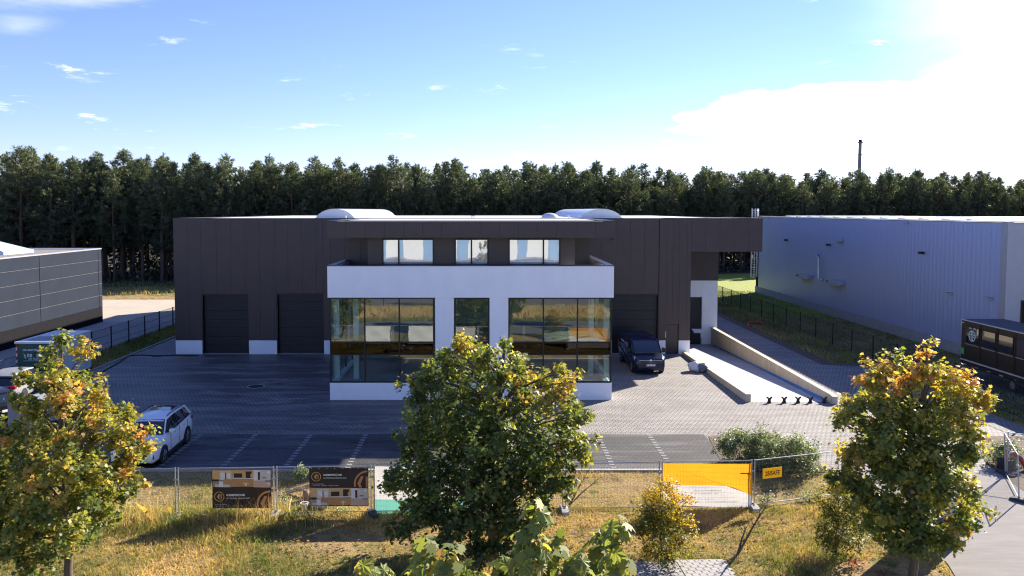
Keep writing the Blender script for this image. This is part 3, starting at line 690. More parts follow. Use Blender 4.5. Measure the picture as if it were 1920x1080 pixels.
# ================================================================== neighbour on the left: grey panelled hall
LX = -34.55; LY1 = 69.0; ZL = 6.62; ZLP = P(190, 575, LY1)[1]
M_lclad = mat('shade_toned_cladding', (0.024, 0.031, 0.048), 0.95, metal=0.0, spec=0.12, var=0.10, vscale=0.7, bump=0.04)  # shade over the left wall is put into this dark bluish colour
M_lplinth = mat('dark_plinth', (0.014, 0.014, 0.017), 0.95, spec=0.08, var=0.2)
M_lroof = mat('gravel_roof', (0.20, 0.18, 0.16), 0.9, var=0.25, vscale=2)
M_seam = mat('joint_strip', (0.14, 0.145, 0.155), 0.6)
t = thing('warehouse', 'low grey panelled warehouse with dark base beside the left fence', 'building', (LX, LY1, 0))
obj('wall', MB().box(LX-60, LX-0.062, 20, LY1-0.06, 0, ZL-0.25), M_lplinth, t)
obj('plinth', MB().box(LX-0.06, LX-0.02, 20, LY1-0.02, 0, ZLP-0.03), M_lplinth, t)
rows = 5; hh = (ZL-ZLP)/rows; yb = LY1; k = 0
lens = [0.6, 9.0, 9.0, 9.0, 9.0, 9.0]
for ln in lens:
    for r in range(rows):
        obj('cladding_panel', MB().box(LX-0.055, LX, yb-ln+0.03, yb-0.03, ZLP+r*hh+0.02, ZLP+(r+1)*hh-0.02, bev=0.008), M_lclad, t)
    for r in range(rows):
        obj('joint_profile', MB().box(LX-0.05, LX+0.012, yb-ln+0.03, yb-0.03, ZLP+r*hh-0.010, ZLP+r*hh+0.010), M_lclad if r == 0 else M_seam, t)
    yb -= ln
obj('roof', MB().box(LX-60, LX-0.3, 20, LY1-0.3, ZL-0.249, ZL-0.10), M_lroof, t)
obj('parapet_cap', MB().box(LX-0.32, LX+0.02, 20, LY1+0.02, ZL-0.09, ZL+0.01).box(LX-60, LX-0.321, LY1-0.3, LY1+0.02, ZL-0.09, ZL+0.01), M_alu, t)
sx, sy = P(8, 470, 62)[0]-1.2, 62
sk = obj('skylight', MB().add([(sx-3, sy-2, ZL+.12), (sx+2.4, sy-2, ZL+.12), (sx+2.4, sy+2, ZL+.12), (sx-3, sy+2, ZL+.12), (sx-.4, sy-1, ZL+1.0), (sx-.4, sy+1, ZL+1.0)], [(0, 1, 4), (1, 2, 5, 4), (2, 3, 5), (3, 0, 4, 5)]), M_poly, t)
obj('upstand', MB().box(sx-3, sx+2.4, sy-2, sy+2, ZL-0.1, ZL+0.119), M_roof, sk)

# ================================================================== neighbour on the right: tall blue-grey hall
RX = 32.6; RYn, RYf, ZR = 48.5, 94.0, 9.25; ZRP = 0.78
M_rclad = mat('bluegrey_cladding', (0.40, 0.47, 0.68), 0.42, metal=0.35, var=0.07, vscale=0.5, stretch=(1, 1, 0.15))
M_rfront = mat('pale_cladding', (0.40, 0.42, 0.45), 0.45, metal=0.4, var=0.05)
t = thing('warehouse', 'tall blue grey ribbed warehouse on a concrete base, right of the brown hall', 'building', (RX, RYn, 0))
obj('wall', MB().box(RX+0.07, RX+60, RYn+0.07, RYf, 0.0, ZR-0.1), M_lplinth, t)
obj('plinth', MB().box(RX-0.03, RX+0.069, RYn, RYf, 0, ZRP, bev=0.01), M_kerb, t)
def ribbed(y0, y1):
    m = MB(); n = 2; w = (y1-y0)/n; prof = []
    for k in range(n):
        a = y0+k*w; prof += [(RX+0.03, a+0.01), (RX+0.03, a+w*0.50), (RX+0.024, a+w*0.56), (RX+0.024, a+w*0.94)]
    prof += [(RX+0.03, y1-0.004), (RX+0.066, y1-0.004), (RX+0.066, y0+0.01)]
    return m.prism(prof, 'z', ZRP+0.01, ZR-0.06)
me = mesh_of('cladding_panel', ribbed(0, 1.0), M_rclad, off=(RX, 0, 0))
nP = int(RYf-RYn-0.6)
for k in range(nP):
    inst('cladding_panel', me, t, (RX, RYn+0.6+k*1.0, 0))
obj('corner_trim', MB().box(RX-0.02, RX+0.35, RYn-0.03, RYn+0.58, ZRP+0.01, ZR), M_rfront, t)
for k in range(14):
    obj('front_panel', MB().box(RX+0.36+k*1.1, RX+1.45+k*1.1, RYn, RYn+0.06, 0.3, ZR-0.06, bev=0.006), M_rfront, t)
wx0 = P(1913, 600, RYn)[0]
w = obj('window', MB().box(wx0, wx0+2.4, RYn-0.05, RYn-0.001, P(1915, 622, RYn)[1]-1.2, P(1915, 563, RYn)[1]), M_frame, t)
obj('pane', MB().box(wx0+0.08, wx0+2.3, RYn-0.056, RYn-0.051, P(1915, 622, RYn)[1]-1.1, P(1915, 563, RYn)[1]-0.08), M_glassdark, w)
obj('roof_edge', MB().box(RX-0.05, RX+0.5, RYn-0.05, RYf, ZR+0.001, ZR+0.06).box(RX+0.501, RX+60, RYn-0.05, RYn+0.5, ZR+0.001, ZR+0.06), M_alu, t)
obj('roof', MB().box(RX+0.5, RX+60, RYn+0.5, RYf, ZR-0.099, ZR-0.02), M_roof, t)
# low rooflights and panels standing on its roof
M_pv = mat('roof_panel', (0.30, 0.33, 0.38), 0.3, metal=0.3)
for k in range(12):
    y = 54+k*3.1
    obj('roof_panel', MB().add([(RX+2, y, ZR+0.02), (RX+14, y, ZR+0.02), (RX+14, y+2, ZR+0.13), (RX+2, y+2, ZR+0.13), (RX+2, y+2, ZR+0.02), (RX+14, y+2, ZR+0.02)], [(0, 1, 2, 3), (2, 3, 4, 5), (0, 3, 4), (1, 5, 2)]), M_pv, t)
def onwall(px, py):
    s = (px-PX0)/FPX; Y = RX/s   # first guess, then the pitch correction
    for _ in range(4):
        x, z = P(px, py, Y); Y *= RX/x
    return Y, P(px, py, Y)[1]
def wallbit(name, px, py, w, h, d, m, slope=0.0):
    Y, z = onwall(px, py)
    p = [(RX-0.013, z-h/2), (RX-0.013-d, z-h/2-slope), (RX-0.013-d, z+h/2-slope*1.2), (RX-0.013, z+h/2)]
    mb = MB().prism([(x-0, zz) for x, zz in p], 'y', Y-w/2, Y+w/2)
    return obj(name, mb, m, t)
for px, py in ((1515, 518), (1573, 529)):
    wallbit('vent_hood', px, py, 2.2, 0.32, 0.55, M_rfront, 0.08)
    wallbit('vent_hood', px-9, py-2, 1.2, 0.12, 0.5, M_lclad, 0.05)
for px, py in ((1476, 450), (1556, 459), (1731, 474)): wallbit('wall_spout', px, py, 0.35, 0.18, 0.3, M_frame)
wallbit('vent_hood', 1575, 450, 1.2, 0.2, 0.4, M_rfront, 0.05)
wallbit('wall_spout', 1700, 417, 0.5, 0.15, 0.3, M_rclad)
for px, py in ((1782, 550), (1857, 559)): wallbit('wall_lamp', px, py, 0.6, 0.12, 0.25, M_rfront)
Y0, za = onwall(1541, 482); _, zb = onwall(1541, 522)
obj('flue_pipe', MB().tube([(RX-0.02, Y0+0.9, za+0.12), (RX-0.35, Y0+0.5, za+0.12), (RX-0.35, Y0, za), (RX-0.35, Y0, zb), (RX-0.02, Y0-0.4, zb-0.1)], 0.11, 8), M_alu, t, smooth=50)
# caged ladder at its far corner
lx, ly = P(1415, 460, RYf-0.4)[0], RYf-0.4
M_galv = mat('galvanised', (0.62, 0.63, 0.64), 0.45, metal=0.5, var=0.1)
lz0, lz1 = P(1415, 519, ly)[1], P(1415, 391, ly)[1]
t = thing('ladder', 'white caged roof ladder at the far corner of the blue grey warehouse', 'ladder', (lx, ly, 0))
mb = MB(); bars = [(-0.38, 0), (-0.12, -0.35), (0.14, -0.35), (0.38, 0)]
for bx, by in bars: mb.bar((lx+bx, ly+by, lz0), (lx+bx, ly+by, lz1), 0.09)
obj('rail', mb, M_galv, t)
z = lz0
while z <= lz1:
    m = MB()
    for (a, b), (c, d) in zip(bars[:-1], bars[1:]): m.bar((lx+a, ly+b, z), (lx+c, ly+d, z), 0.07)
    obj('hoop', m, M_galv, t); z += 1.15
n = 0; mb = MB()
z = lz0
while z < lz1: mb.bar((lx-0.38, ly, z), (lx+0.38, ly, z), 0.035); z += 0.3
obj('rung', mb, M_galv, t, stuff=True)
obj('stay', MB().bar((lx+0.38, ly, lz0), (RX, ly, lz0), 0.05).bar((lx+0.38, ly, 6.8), (RX, ly, 6.8), 0.05), M_galv, t)
# far chimney beyond the wood
Yc = 330.0; cx = P(1612, 300, Yc)[0]; cz = P(1612, 262, Yc)[1]
M_stack = mat('stack_concrete', (0.24, 0.22, 0.22), 0.8, var=0.15, vscale=0.3)
t = thing('chimney', 'tall thin factory chimney rising beyond the pine wood', 'chimney', (cx, Yc, 0))
obj('shaft', MB().tube([(cx, Yc, 0), (cx, Yc, cz-1.4)], [0.85, 0.68], 16), M_stack, t, smooth=40)
obj('gallery', MB().tube([(cx, Yc, cz-1.4), (cx, Yc, cz-1.0)], 1.15, 16), M_stack, t)
obj('gallery', MB().tube([(cx, Yc, cz-6.5), (cx, Yc, cz-6.2)], 0.95, 16), M_stack, t)
obj('crown', MB().tube([(cx, Yc, cz-1.0), (cx, Yc, cz)], [0.74, 0.66], 16), M_lplinth, t)

# white hall across the street, on the camera's side: the upper windows mirror it
t = thing('warehouse', 'white and pale blue hall across the street, mirrored in the upper windows', 'building', (0, -72, 0))
M_pblue = mat('pale_blue_cladding', (0.20, 0.36, 0.56), 0.6, var=0.06)
obj('wall', MB().box(-46, 52, -110, -72.06, 0, 11.5), M_int, t)
x = -46.0; k = 0
while x < 51:
    w_ = (3.2, 2.2, 4.0, 2.6)[k % 4]
    obj('cladding_panel', MB().box(x+.02, x+w_-.02, -72.05, -72, 0.3, 11.6), (M_intwhite, M_pblue)[k % 2], t); x += w_; k += 1
obj('plinth', MB().box(-46, 52, -72.04, -71.95, 0, 0.29), M_kerb, t)
obj('roof', MB().box(-46, 52, -110, -72.06, 11.51, 11.6), M_roof, t)
# ================================================================== site fence of mesh panels
M_tube = mat('fence_tube', (0.36, 0.38, 0.40), 0.5, metal=0.5, var=0.15, vscale=6)
M_wire = mat('fence_wire', (0.16, 0.165, 0.17), 0.5, metal=0.5)
M_foot = mat('fence_foot', (0.40, 0.39, 0.37), 0.9, var=0.2, vscale=5)
M_footd = mat('rubber_foot', (0.05, 0.05, 0.055), 0.85, var=0.2)
ybase = lambda px: 967 + (952-967)*(px-517)/(1411-517)
FP = lambda px: G(px, ybase(px))
HF = P(517, 876, FP(517)[1])[1]
def fence_panel(a, b, label, tilt=0.0, height=None):
    (xa, ya), (xb, yb) = a, b; h = height or HF
    t = thing('site_fence', label, 'fence panel', ((xa+xb)/2, (ya+yb)/2, 0), group='mesh panels of the site fence')
    d = Vector((xb-xa, yb-ya, 0)); Ln = d.length; d.normalize(); nrm = Vector((-d.y, d.x, 0))
    def p(u, z, off=0): return Vector((xa, ya, 0)) + d*u + Vector((0, 0, z)) + nrm*(off + tilt*z)
    z0 = 0.10; r = 0.021; sag = random.uniform(-0.015, 0.015)
    for u in (0.03, Ln-0.03):
        obj('post', MB().tube([p(u, 0.02), p(u, h+0.03)], r, 8), M_tube, t, smooth=50)
    for z in (z0, h):
        obj('rail', MB().tube([p(0.03, z), p(Ln/2, z+sag), p(Ln-0.03, z)], r*0.8, 8), M_tube, t, smooth=50)
    mb = MB(); n = int(Ln/0.11); 
    for k in range(1, n): mb.bar(p(Ln*k/n, z0, 0.012), p(Ln*k/n, h, 0.012), 0.0028)
    for k in range(1, 9): mb.bar(p(0.03, z0+(h-z0)*k/9, 0.006), p(Ln-0.03, z0+(h-z0)*k/9, 0.006), 0.0028)
    obj('wire_mesh', mb, M_wire, t, stuff=True)
    obj('clamp', MB().tube([p(Ln-0.08, h*0.78, -0.02), p(Ln+0.06, h*0.78, -0.02)], 0.035, 8), M_tube, t)
    return t
def fence_foot(x, y, label, dark=False, rz=0.0):
    t = thing('fence_block', label, 'fence foot', (x, y, 0), rz, 'feet under the site fence')
    prof = [(-0.36, 0), (0.36, 0), (0.33, 0.10), (0.14, 0.14), (-0.14, 0.14), (-0.33, 0.10)]
    obj('block', MB().prism(prof, 'x', -0.115, 0.115), M_footd if dark else M_foot, t, local=True)
    obj('socket', MB().tube([(0, -0.08, 0.141), (0, -0.08, 0.165)], 0.035, 8).tube([(0, 0.08, 0.141), (0, 0.08, 0.165)], 0.035, 8), M_footd, t, local=True)
posts = [-36, 149, 333, 517, 699, 879, 1058, 1238, 1411]
flab = ['mesh fence panel partly off the left edge behind the left tree', 'empty mesh fence panel beneath the white car, half behind the left tree', 'mesh fence panel carrying the banner with photo on top and logo below',
        'mesh fence panel carrying the banner with logo on top and photo below', 'mesh fence panel carrying the white and teal banner', 'mesh fence panel wholly behind the big middle tree',
        'empty mesh fence panel between the big middle tree and the yellow bush', 'mesh fence panel carrying the orange and white banner']
for i in range(8):
    a, b = FP(posts[i]), FP(posts[i+1])
    fence_panel((a[0]+0.02, a[1]), (b[0]-0.02, b[1]), flab[i])
pA = FP(1411); pB = G(1583, 929)
fence_panel((pA[0]+0.03, pA[1]+0.02), pB, 'mesh fence panel swung back toward the shrub bed with the yellow sign on it')
pC, pD = G(1885, 891), G(1911, 941)
fence_panel(pC, pD, 'loose mesh fence panel standing open on the concrete apron', tilt=-0.05)
pE = G(1990, 905)
fence_panel((pC[0]+0.05, pC[1]+0.05), pE, 'mesh fence panel running off the right edge by the red barrier', tilt=0.02)
for px, dark in ((149, 0), (333, 0), (517, 0), (699, 1), (879, 1), (1058, 0), (1238, 0), (1411, 0)):
    x, y = FP(px)
    fence_foot(x, y-0.05, {149: 'grey fence foot behind the left tree crown', 333: 'grey fence foot in tall grass right of the left tree', 517: 'pale fence foot between the two brown banners', 699: 'black fence foot beside the white and teal banner',
        879: 'black fence foot in the shade of the big middle tree', 1058: 'grey fence foot just right of the big middle tree', 1238: 'grey fence foot behind the yellow bush', 1411: 'pale fence foot at the right end of the orange banner'}[px], dark, 0.35 if dark else 0.05)
fence_foot(pD[0]+0.05, pD[1]-0.05, 'dark fence foot under the open panel on the concrete apron', True, 0.6)
fence_foot(pC[0], pC[1], 'dark fence foot where the apron meets the paving', True, 0.2)

# ================================================================== banners hung on the fence
M_brownprint = mat('banner_brown', (0.030, 0.017, 0.012), 0.6, var=0.1)
M_orangeprint = mat('print_copper', (0.62, 0.26, 0.09), 0.6, var=0.08)
M_goldprint = mat('print_gold', (0.72, 0.42, 0.12), 0.6, var=0.06)
M_whiteprint = mat('print_white', (0.80, 0.78, 0.75), 0.6, var=0.03)
M_oak = mat('print_oak', (0.52, 0.27, 0.10), 0.6, var=0.18, vscale=5, stretch=(1, 1, 6))
M_oakl = mat('print_light_oak', (0.66, 0.42, 0.18), 0.6, var=0.12, vscale=4)
M_cream = mat('print_cream', (0.66, 0.58, 0.50), 0.6, var=0.05)
M_greyp = mat('print_grey', (0.34, 0.27, 0.24), 0.6, var=0.2, vscale=8)
M_blackp = mat('print_black', (0.03, 0.022, 0.02), 0.6)
M_pinkp = mat('print_beige', (0.60, 0.40, 0.28), 0.6, var=0.06)
M_teal = mat('print_teal', (0.16, 0.50, 0.40), 0.6, var=0.06)
M_amber = mat('print_amber', (0.90, 0.36, 0.015), 0.55, var=0.05)
M_amberT = trans_mat('banner_amber', (0.92, 0.40, 0.02), 0.48)
M_whiteT = trans_mat('banner_white', (0.74, 0.72, 0.69), 0.36)
M_tealT = trans_mat('banner_teal', (0.20, 0.55, 0.45), 0.38)
M_yellow = trans_mat('sign_yellow', (0.88, 0.62, 0.01), 0.4)
M_back = mat('banner_back', (0.72, 0.72, 0.72), 0.7, var=0.04)
class Banner:
    def __init__(s, px0, px1, py0, py1, label, cat='banner', name='banner'):
        xa, ya = FP(px0); xb, yb = FP(px1); Y = (ya+yb)/2-0.045
        s.x0, s.z1 = P(px0, py0, Y); s.x1, s.z0 = P(px1, py1, Y); s.Y = Y
        s.w, s.h = s.x1-s.x0, s.z1-s.z0
        s.t = thing(name, label, cat, ((s.x0+s.x1)/2, Y, 0))
        s.lay = 0
    def y(s, u, v): return s.Y + 0.016*math.sin(u*9+v*5)*math.sin(v*3.1) + 0.010*math.sin(u*4-v*9)
    def grid(s, mb, u0, u1, v0, v1, off, nu=14, nv=8):
        vs = []; fs = []
        for j in range(nv+1):
            for i in range(nu+1):
                u = u0+(u1-u0)*i/nu; v = v0+(v1-v0)*j/nv
                vs.append((s.x0+u*s.w, s.y(u, v)-off, s.z0+v*s.h))
        for j in range(nv):
            for i in range(nu):
                a = j*(nu+1)+i; fs.append((a, a+1, a+nu+2, a+nu+1))
        return mb.add(vs, fs)
    def sheet(s, m, u0=0, u1=1, v0=0, v1=1):
        obj('cloth', s.grid(MB(), u0, u1, v0, v1, 0.0), m, s.t); obj('lining', s.grid(MB(), u0, u1, v0, v1, -0.004), M_back, s.t)
        mb = MB()
        for k in range(8):
            for v in (0.015, 0.985): mb.disc((s.x0+(k+0.3)/7.6*s.w, s.y((k+.3)/7.6, v)-0.006, s.z0+v*s.h), 0.018, 'y', 8, 0.004)
        obj('eyelet', mb, M_tube, s.t, stuff=True)
    def poly(s, mb, pts, off):   # cut into narrow strips so that it follows the cloth
        us = [p[0] for p in pts]; n = max(1, int((max(us)-min(us))*14))
        bm = bmesh.new(); bm.faces.new([bm.verts.new((u, 0, v)) for u, v in pts])
        bmesh.ops.triangulate(bm, faces=list(bm.faces))
        for k in range(1, n):
            c = min(us)+(max(us)-min(us))*k/n
            bmesh.ops.bisect_plane(bm, geom=list(bm.verts)+list(bm.edges)+list(bm.faces), plane_co=(c, 0, 0), plane_no=(1, 0, 0))
        vv_ = [p[1] for p in pts]; n = max(1, int((max(vv_)-min(vv_))*12))
        for k in range(1, n):
            c = min(vv_)+(max(vv_)-min(vv_))*k/n
            bmesh.ops.bisect_plane(bm, geom=list(bm.verts)+list(bm.edges)+list(bm.faces), plane_co=(0, 0, c), plane_no=(0, 0, 1))
        for v in bm.verts: u, w = v.co.x, v.co.z; v.co = (s.x0+u*s.w, s.y(u, w)-off, s.z0+w*s.h)
        return mb.bm(bm)
    def rect(s, mb, u0, u1, v0, v1, off=0.004): return s.poly(mb, [(u0, v0), (u1, v0), (u1, v1), (u0, v1)], off)
    def text(s, mb, txt, u, v, height, width, thick, off=0.006):
        vs, fs = text_mb(txt, height*s.h*1.4, thick*height*s.h, 0.0005)
        mn, mxx = min(p.x for p in vs), max(p.x for p in vs); k = width*s.w/(mxx-mn)
        out = []
        for p in vs:
            uu = u+(p.x-mn)*k/s.w; vv = v+p.y/s.h
            out.append((s.x0+uu*s.w, s.y(uu, vv)-off-p.z, s.z0+vv*s.h))
        mb.add(out, fs)
    def arc(s, cu, cv, r0, r1, a0, a1, off=0.005, n=40, mb=None, clip=None):
        mb = mb or MB(); asp = s.h/s.w
        pts = []
        for k in range(n):
            aa, bb = math.radians(a0+(a1-a0)*k/n), math.radians(a0+(a1-a0)*(k+1)/n)
            q = [(cu+r*math.cos(t)*asp, cv+r*math.sin(t)) for r, t in ((r0, aa), (r1, aa), (r1, bb), (r0, bb))]
            if clip and not all(clip(*p) for p in q): continue
            mb.add([(s.x0+u*s.w, s.y(u, v)-off, s.z0+v*s.h) for u, v in q], [(0, 1, 2, 3)])
        return mb
def interior_photo(b, v0, v1, dv=0.0):
    H = v1-v0; R = lambda u0, u1, a, c, m, o=0.004: (m, (u0, u1, v0+a*H, v0+c*H, o))
    mb = MB(); ms = [M_oakl, M_oak, M_cream, M_greyp, M_blackp, M_whiteprint, M_pinkp]
    L = [(0, .01, .33, .0, 1.0, .003), (2, .13, .33, .35, .95, .005), (5, .15, .22, .42, .85, .006), (4, .225, .24, .4, .86, .006), (5, .26, .31, .5, .80, .006), (3, .01, .33, .0, .42, .0055), (2, .05, .30, .0, .16, .0065), (5, .12, .19, .02, .34, .008), (4, .01, .12, .34, .46, .0075), (1, .2, .31, .2, .46, .007),
         (0, .33, .70, .50, 1.0, .003), (1, .33, .70, .02, .52, .005), (4, .37, .51, .54, .80, .006), (4, .57, .67, .52, .92, .006), (5, .345, .70, .475, .52, .007), (0, .53, .56, .52, .96, .006), (0, .65, .69, .56, .76, .008), (1, .40, .47, .1, .2, .007), (0, .52, .62, .12, .27, .008), (5, .56, .58, .05, .27, .009),
         (2, .70, .99, .0, 1.0, .003), (5, .71, .81, .40, .98, .005), (4, .775, .81, .42, .88, .006), (2, .82, .99, .4, .97, .005), (4, .85, .92, .52, .57, .007), (6, .70, .99, .02, .38, .005), (3, .90, .99, .30, .42, .006), (5, .84, .85, .75, .9, .006), (5, .93, .98, .8, .92, .006)]
    for mi, u0, u1, a, c, o in L:
        mb.m(mi); b.rect(mb, u0, u1, v0+a*H, v0+c*H, o)
    obj('interior_photo', mb, ms, b.t)
def brown_logo(b, v0, v1):
    H = v1-v0
    b.arc(.12, v0+.56*H, .215*H, .245*H, 0, 360, mb=(m := MB())); obj('emblem_ring', m, M_goldprint, b.t)
    m = MB(); asp = b.h/b.w
    def at(u, v): return (.12+u*H*asp, v0+.56*H+v*H)
    b.poly(m, [at(-.02, .13), at(.035, .13), at(-.055, 0), at(.035, -.13), at(-.02, -.13), at(-.115, 0)], .006)
    b.poly(m, [at(.07, .13), at(.115, .10), at(.115, -.10), at(.07, -.13)], .006)
    obj('emblem_mark', m, M_goldprint, b.t)
    m = MB(); b.text(m, 'KEMPISCHE', .245, v0+.60*H, .095*H, .31, 0.055); obj('lettering', m, M_whiteprint, b.t); m = MB(); b.text(m, 'INTERIEURBOUW', .245, v0+.445*H, .075*H, .39, 0.0)
    obj('lettering', m, M_whiteprint, b.t)
    m = MB(); b.text(m, '~13', .04, v0+.16*H, .045*H, .21, 0.03); b.text(m, '~34', .04, v0+.08*H, .035*H, .46, 0.0)
    obj('small_print', m, M_whiteprint, b.t)
    cu, cv = .985, v0+.18*H; cl = lambda u, v: u < .995 and v > v0+.01*H and v < v1-0.005
    m = b.arc(cu, cv, .60*H, .69*H, 0, 360, n=120, clip=cl); obj('emblem_ring', m, M_orangeprint, b.t)
    m = MB()
    def at2(u, v): return (.87+u*H*asp, v0+.22*H+v*H)
    b.poly(m, [at2(.02, .36), at2(.16, .36), at2(-.04, .0), at2(.08, -.21), at2(-.07, -.21), at2(-.17, .0)], .006)
    b.poly(m, [at2(.27, .34), at2(.36, .34), at2(.36, -.21), at2(.27, -.21)], .006)
    obj('emblem_mark', m, M_orangeprint, b.t)
b = Banner(397, 509.5, 880, 953, 'brown banner with kitchen photo above and round gold logo below')
b.sheet(M_brownprint); interior_photo(b, .545, .985); brown_logo(b, 0.01, .53)
b = Banner(579.5, 691, 877, 949, 'brown banner with round gold logo above and kitchen photo below')
b.sheet(M_brownprint); interior_photo(b, .02, .475); brown_logo(b, .49, .99)
b = Banner(703, 868, 874, 962, 'white banner with teal foot, half hidden by the big middle tree')
m = MB(); b.rect(m, 0, 1, .29, 1, 0); obj('cloth', m, M_whiteT, b.t)
m = MB(); b.rect(m, 0.0, 1.0, 0.0, .29, .0); obj('teal_band', m, M_tealT, b.t)
m = MB()
for k, (u0, wd) in enumerate(((.1, .5), (.1, .62), (.1, .55), (.1, .6))): b.text(m, '~%d' % (22+k), u0, .60-.07*k, .03, wd, 0.0)
obj('small_print', m, M_greyp, b.t)
m = MB(); b.text(m, '~9', .1, .75, .09, .5, 0.05); obj('lettering', m, M_teal, b.t)
m = MB(); b.text(m, '~18', .35, .14, .04, .45, 0.0); obj('lettering', m, M_whiteprint, b.t)
b = Banner(1241, 1409, 869, 951, 'orange banner with a white wave along its lower half')
pts = [(0, 1)] + [(0, .60)] + [(u, v) for u, v in ((.04, .57), (.10, .535), (.16, .515), (.25, .505), (.35, .505), (.50, .505), (.64, .505), (.72, .49), (.80, .45), (.87, .395), (.94, .325), (1.0, .25))] + [(1, 1)]
m = MB(); b.poly(m, pts, .0); obj('orange_field', m, M_amberT, b.t)
m = MB(); b.poly(m, [(1, 0)] + pts[-2:0:-1] + [(0, 0)], .0); obj('white_field', m, M_whiteT, b.t)
m = MB(); b.rect(m, .87, .97, .765, .785, .007); obj('dash', m, M_brownprint, b.t)
m = MB()
M_pale = mat('print_pale_grey', (0.66, 0.65, 0.62), 0.6)
for k, wd in enumerate((.30, .26, .0, .22, .56)):
    if wd: b.text(m, '~%d' % (20+6*k), .36-.06*(k == 4), .37-.065*k, .03, wd, 0.0)
obj('small_print', m, M_pale, b.t)
# yellow sign on the swung panel
d = Vector((pB[0]-pA[0], pB[1]-pA[1], 0)).normalized(); nn = Vector((d.y, -d.x, 0))
def on_swung(px, py):   # meet the sight line with the swung panel's plane
    Y = pA[1]
    for _ in range(8):
        x, z = P(px, py, Y); Y = pA[1]+(x-pA[0])*d.y/d.x
    return Vector((x, Y, z))
a, c = on_swung(1428, 897), on_swung(1464, 874)
t = thing('safety_sign', 'small yellow sign reading 2BISAFE on the swung fence panel', 'sign', ((a.x+c.x)/2, (a.y+c.y)/2, 0))
ux = Vector((c.x-a.x, c.y-a.y, 0)); wS = ux.length; ux.normalize(); off = nn*0.05
hS = c.z-a.z
def sq(mb, u0, u1, v0, v1, o): mb.add([Vector((a.x, a.y, a.z))+ux*(wS*u)+Vector((0, 0, hS*v))+nn*(0.05+oo) for oo in (0, o) for u, v in ((u0, v0), (u1, v0), (u1, v1), (u0, v1))], [(0, 1, 2, 3), (7, 6, 5, 4), (0, 4, 5, 1), (1, 5, 6, 2), (2, 6, 7, 3), (3, 7, 4, 0)]); return mb
obj('plate', sq(MB(), 0, 1, 0, 1, 0.012), M_yellow, t)
m = MB(); vs, fs = text_mb('2BISAFE', hS*0.62, hS*0.012, 0.001); mn, mxx = min(v.x for v in vs), max(v.x for v in vs); k = wS*0.76/(mxx-mn)
m.add([Vector((a.x, a.y, a.z))+ux*(wS*0.12+(v.x-mn)*k)+Vector((0, 0, hS*0.28+v.y))+nn*(0.064+v.z) for v in vs], fs); obj('lettering', m, M_blackp, t)
m = MB(); sq(m, 0.1, 0.9, -0.06, -0.02, 0.012); obj('edge_strip', m, M_blackp, t)

# ================================================================== permanent boundary fences
M_dark = mat('dark_green_metal', (0.018, 0.024, 0.020), 0.5, metal=0.3)
def boundary(label, X, y0, y1, h, n):
    t = thing('boundary_fence', label, 'fence', (X, y0, 0))
    pm = mesh_of('post', MB().box(-0.035, 0.035, -0.035, 0.035, 0, h+0.06), M_dark)
    for k in range(n+1): inst('post', pm, t, (X, y0+(y1-y0)*k/n, 0))
    mb = MB()
    for z in (0.08, h*0.35, h*0.68, h): mb.bar((X, y0, z), (X, y1, z), 0.022)
    obj('rail', mb, M_dark, t)
    mb = MB(); m_ = int((y1-y0)/0.10)
    for k in range(m_): mb.bar((X, y0+(y1-y0)*k/m_, 0.05), (X, y0+(y1-y0)*k/m_, h), 0.009)
    obj('wire_mesh', mb, M_dark, t, stuff=True)
boundary('dark mesh fence below the grey warehouse on the left', -27.0, 36, 74, 1.68, 14)
boundary('dark mesh fence at the foot of the blue grey warehouse on the right', 25.6, 33, 99, 1.62, 22)

# ================================================================== vehicles
M_paintw = mat('white_car_paint', (0.70, 0.72, 0.73), 0.22, var=0.015, spec=0.6)
M_paintg = mat('silver_car_paint', (0.20, 0.215, 0.235), 0.5, metal=0.0, var=0.03)
M_paintn = mat('navy_van_paint', (0.012, 0.017, 0.045), 0.2, metal=0.2, var=0.05, spec=0.6)
M_paintd = mat('dark_car_paint', (0.02, 0.022, 0.027), 0.2, metal=0.3, var=0.05, spec=0.6)
M_win = mat('car_glass', (0.012, 0.016, 0.022), 0.04, var=0.02, spec=0.9)
M_trim = mat('black_trim', (0.012, 0.012, 0.013), 0.55)
M_tyre = mat('tyre', (0.015, 0.015, 0.016), 0.85)
M_rim = mat('alloy_rim', (0.42, 0.43, 0.45), 0.3, metal=0.8)
M_lampg = mat('headlight_glass', (0.62, 0.66, 0.70), 0.08, metal=0.4, spec=0.9)
M_red = mat('red_lens', (0.35, 0.01, 0.012), 0.25, var=0.05)
M_chrome = mat('chrome', (0.75, 0.76, 0.78), 0.12, metal=1.0, var=0.02)
M_plate = mat('number_plate_white', (0.75, 0.74, 0.72), 0.5)
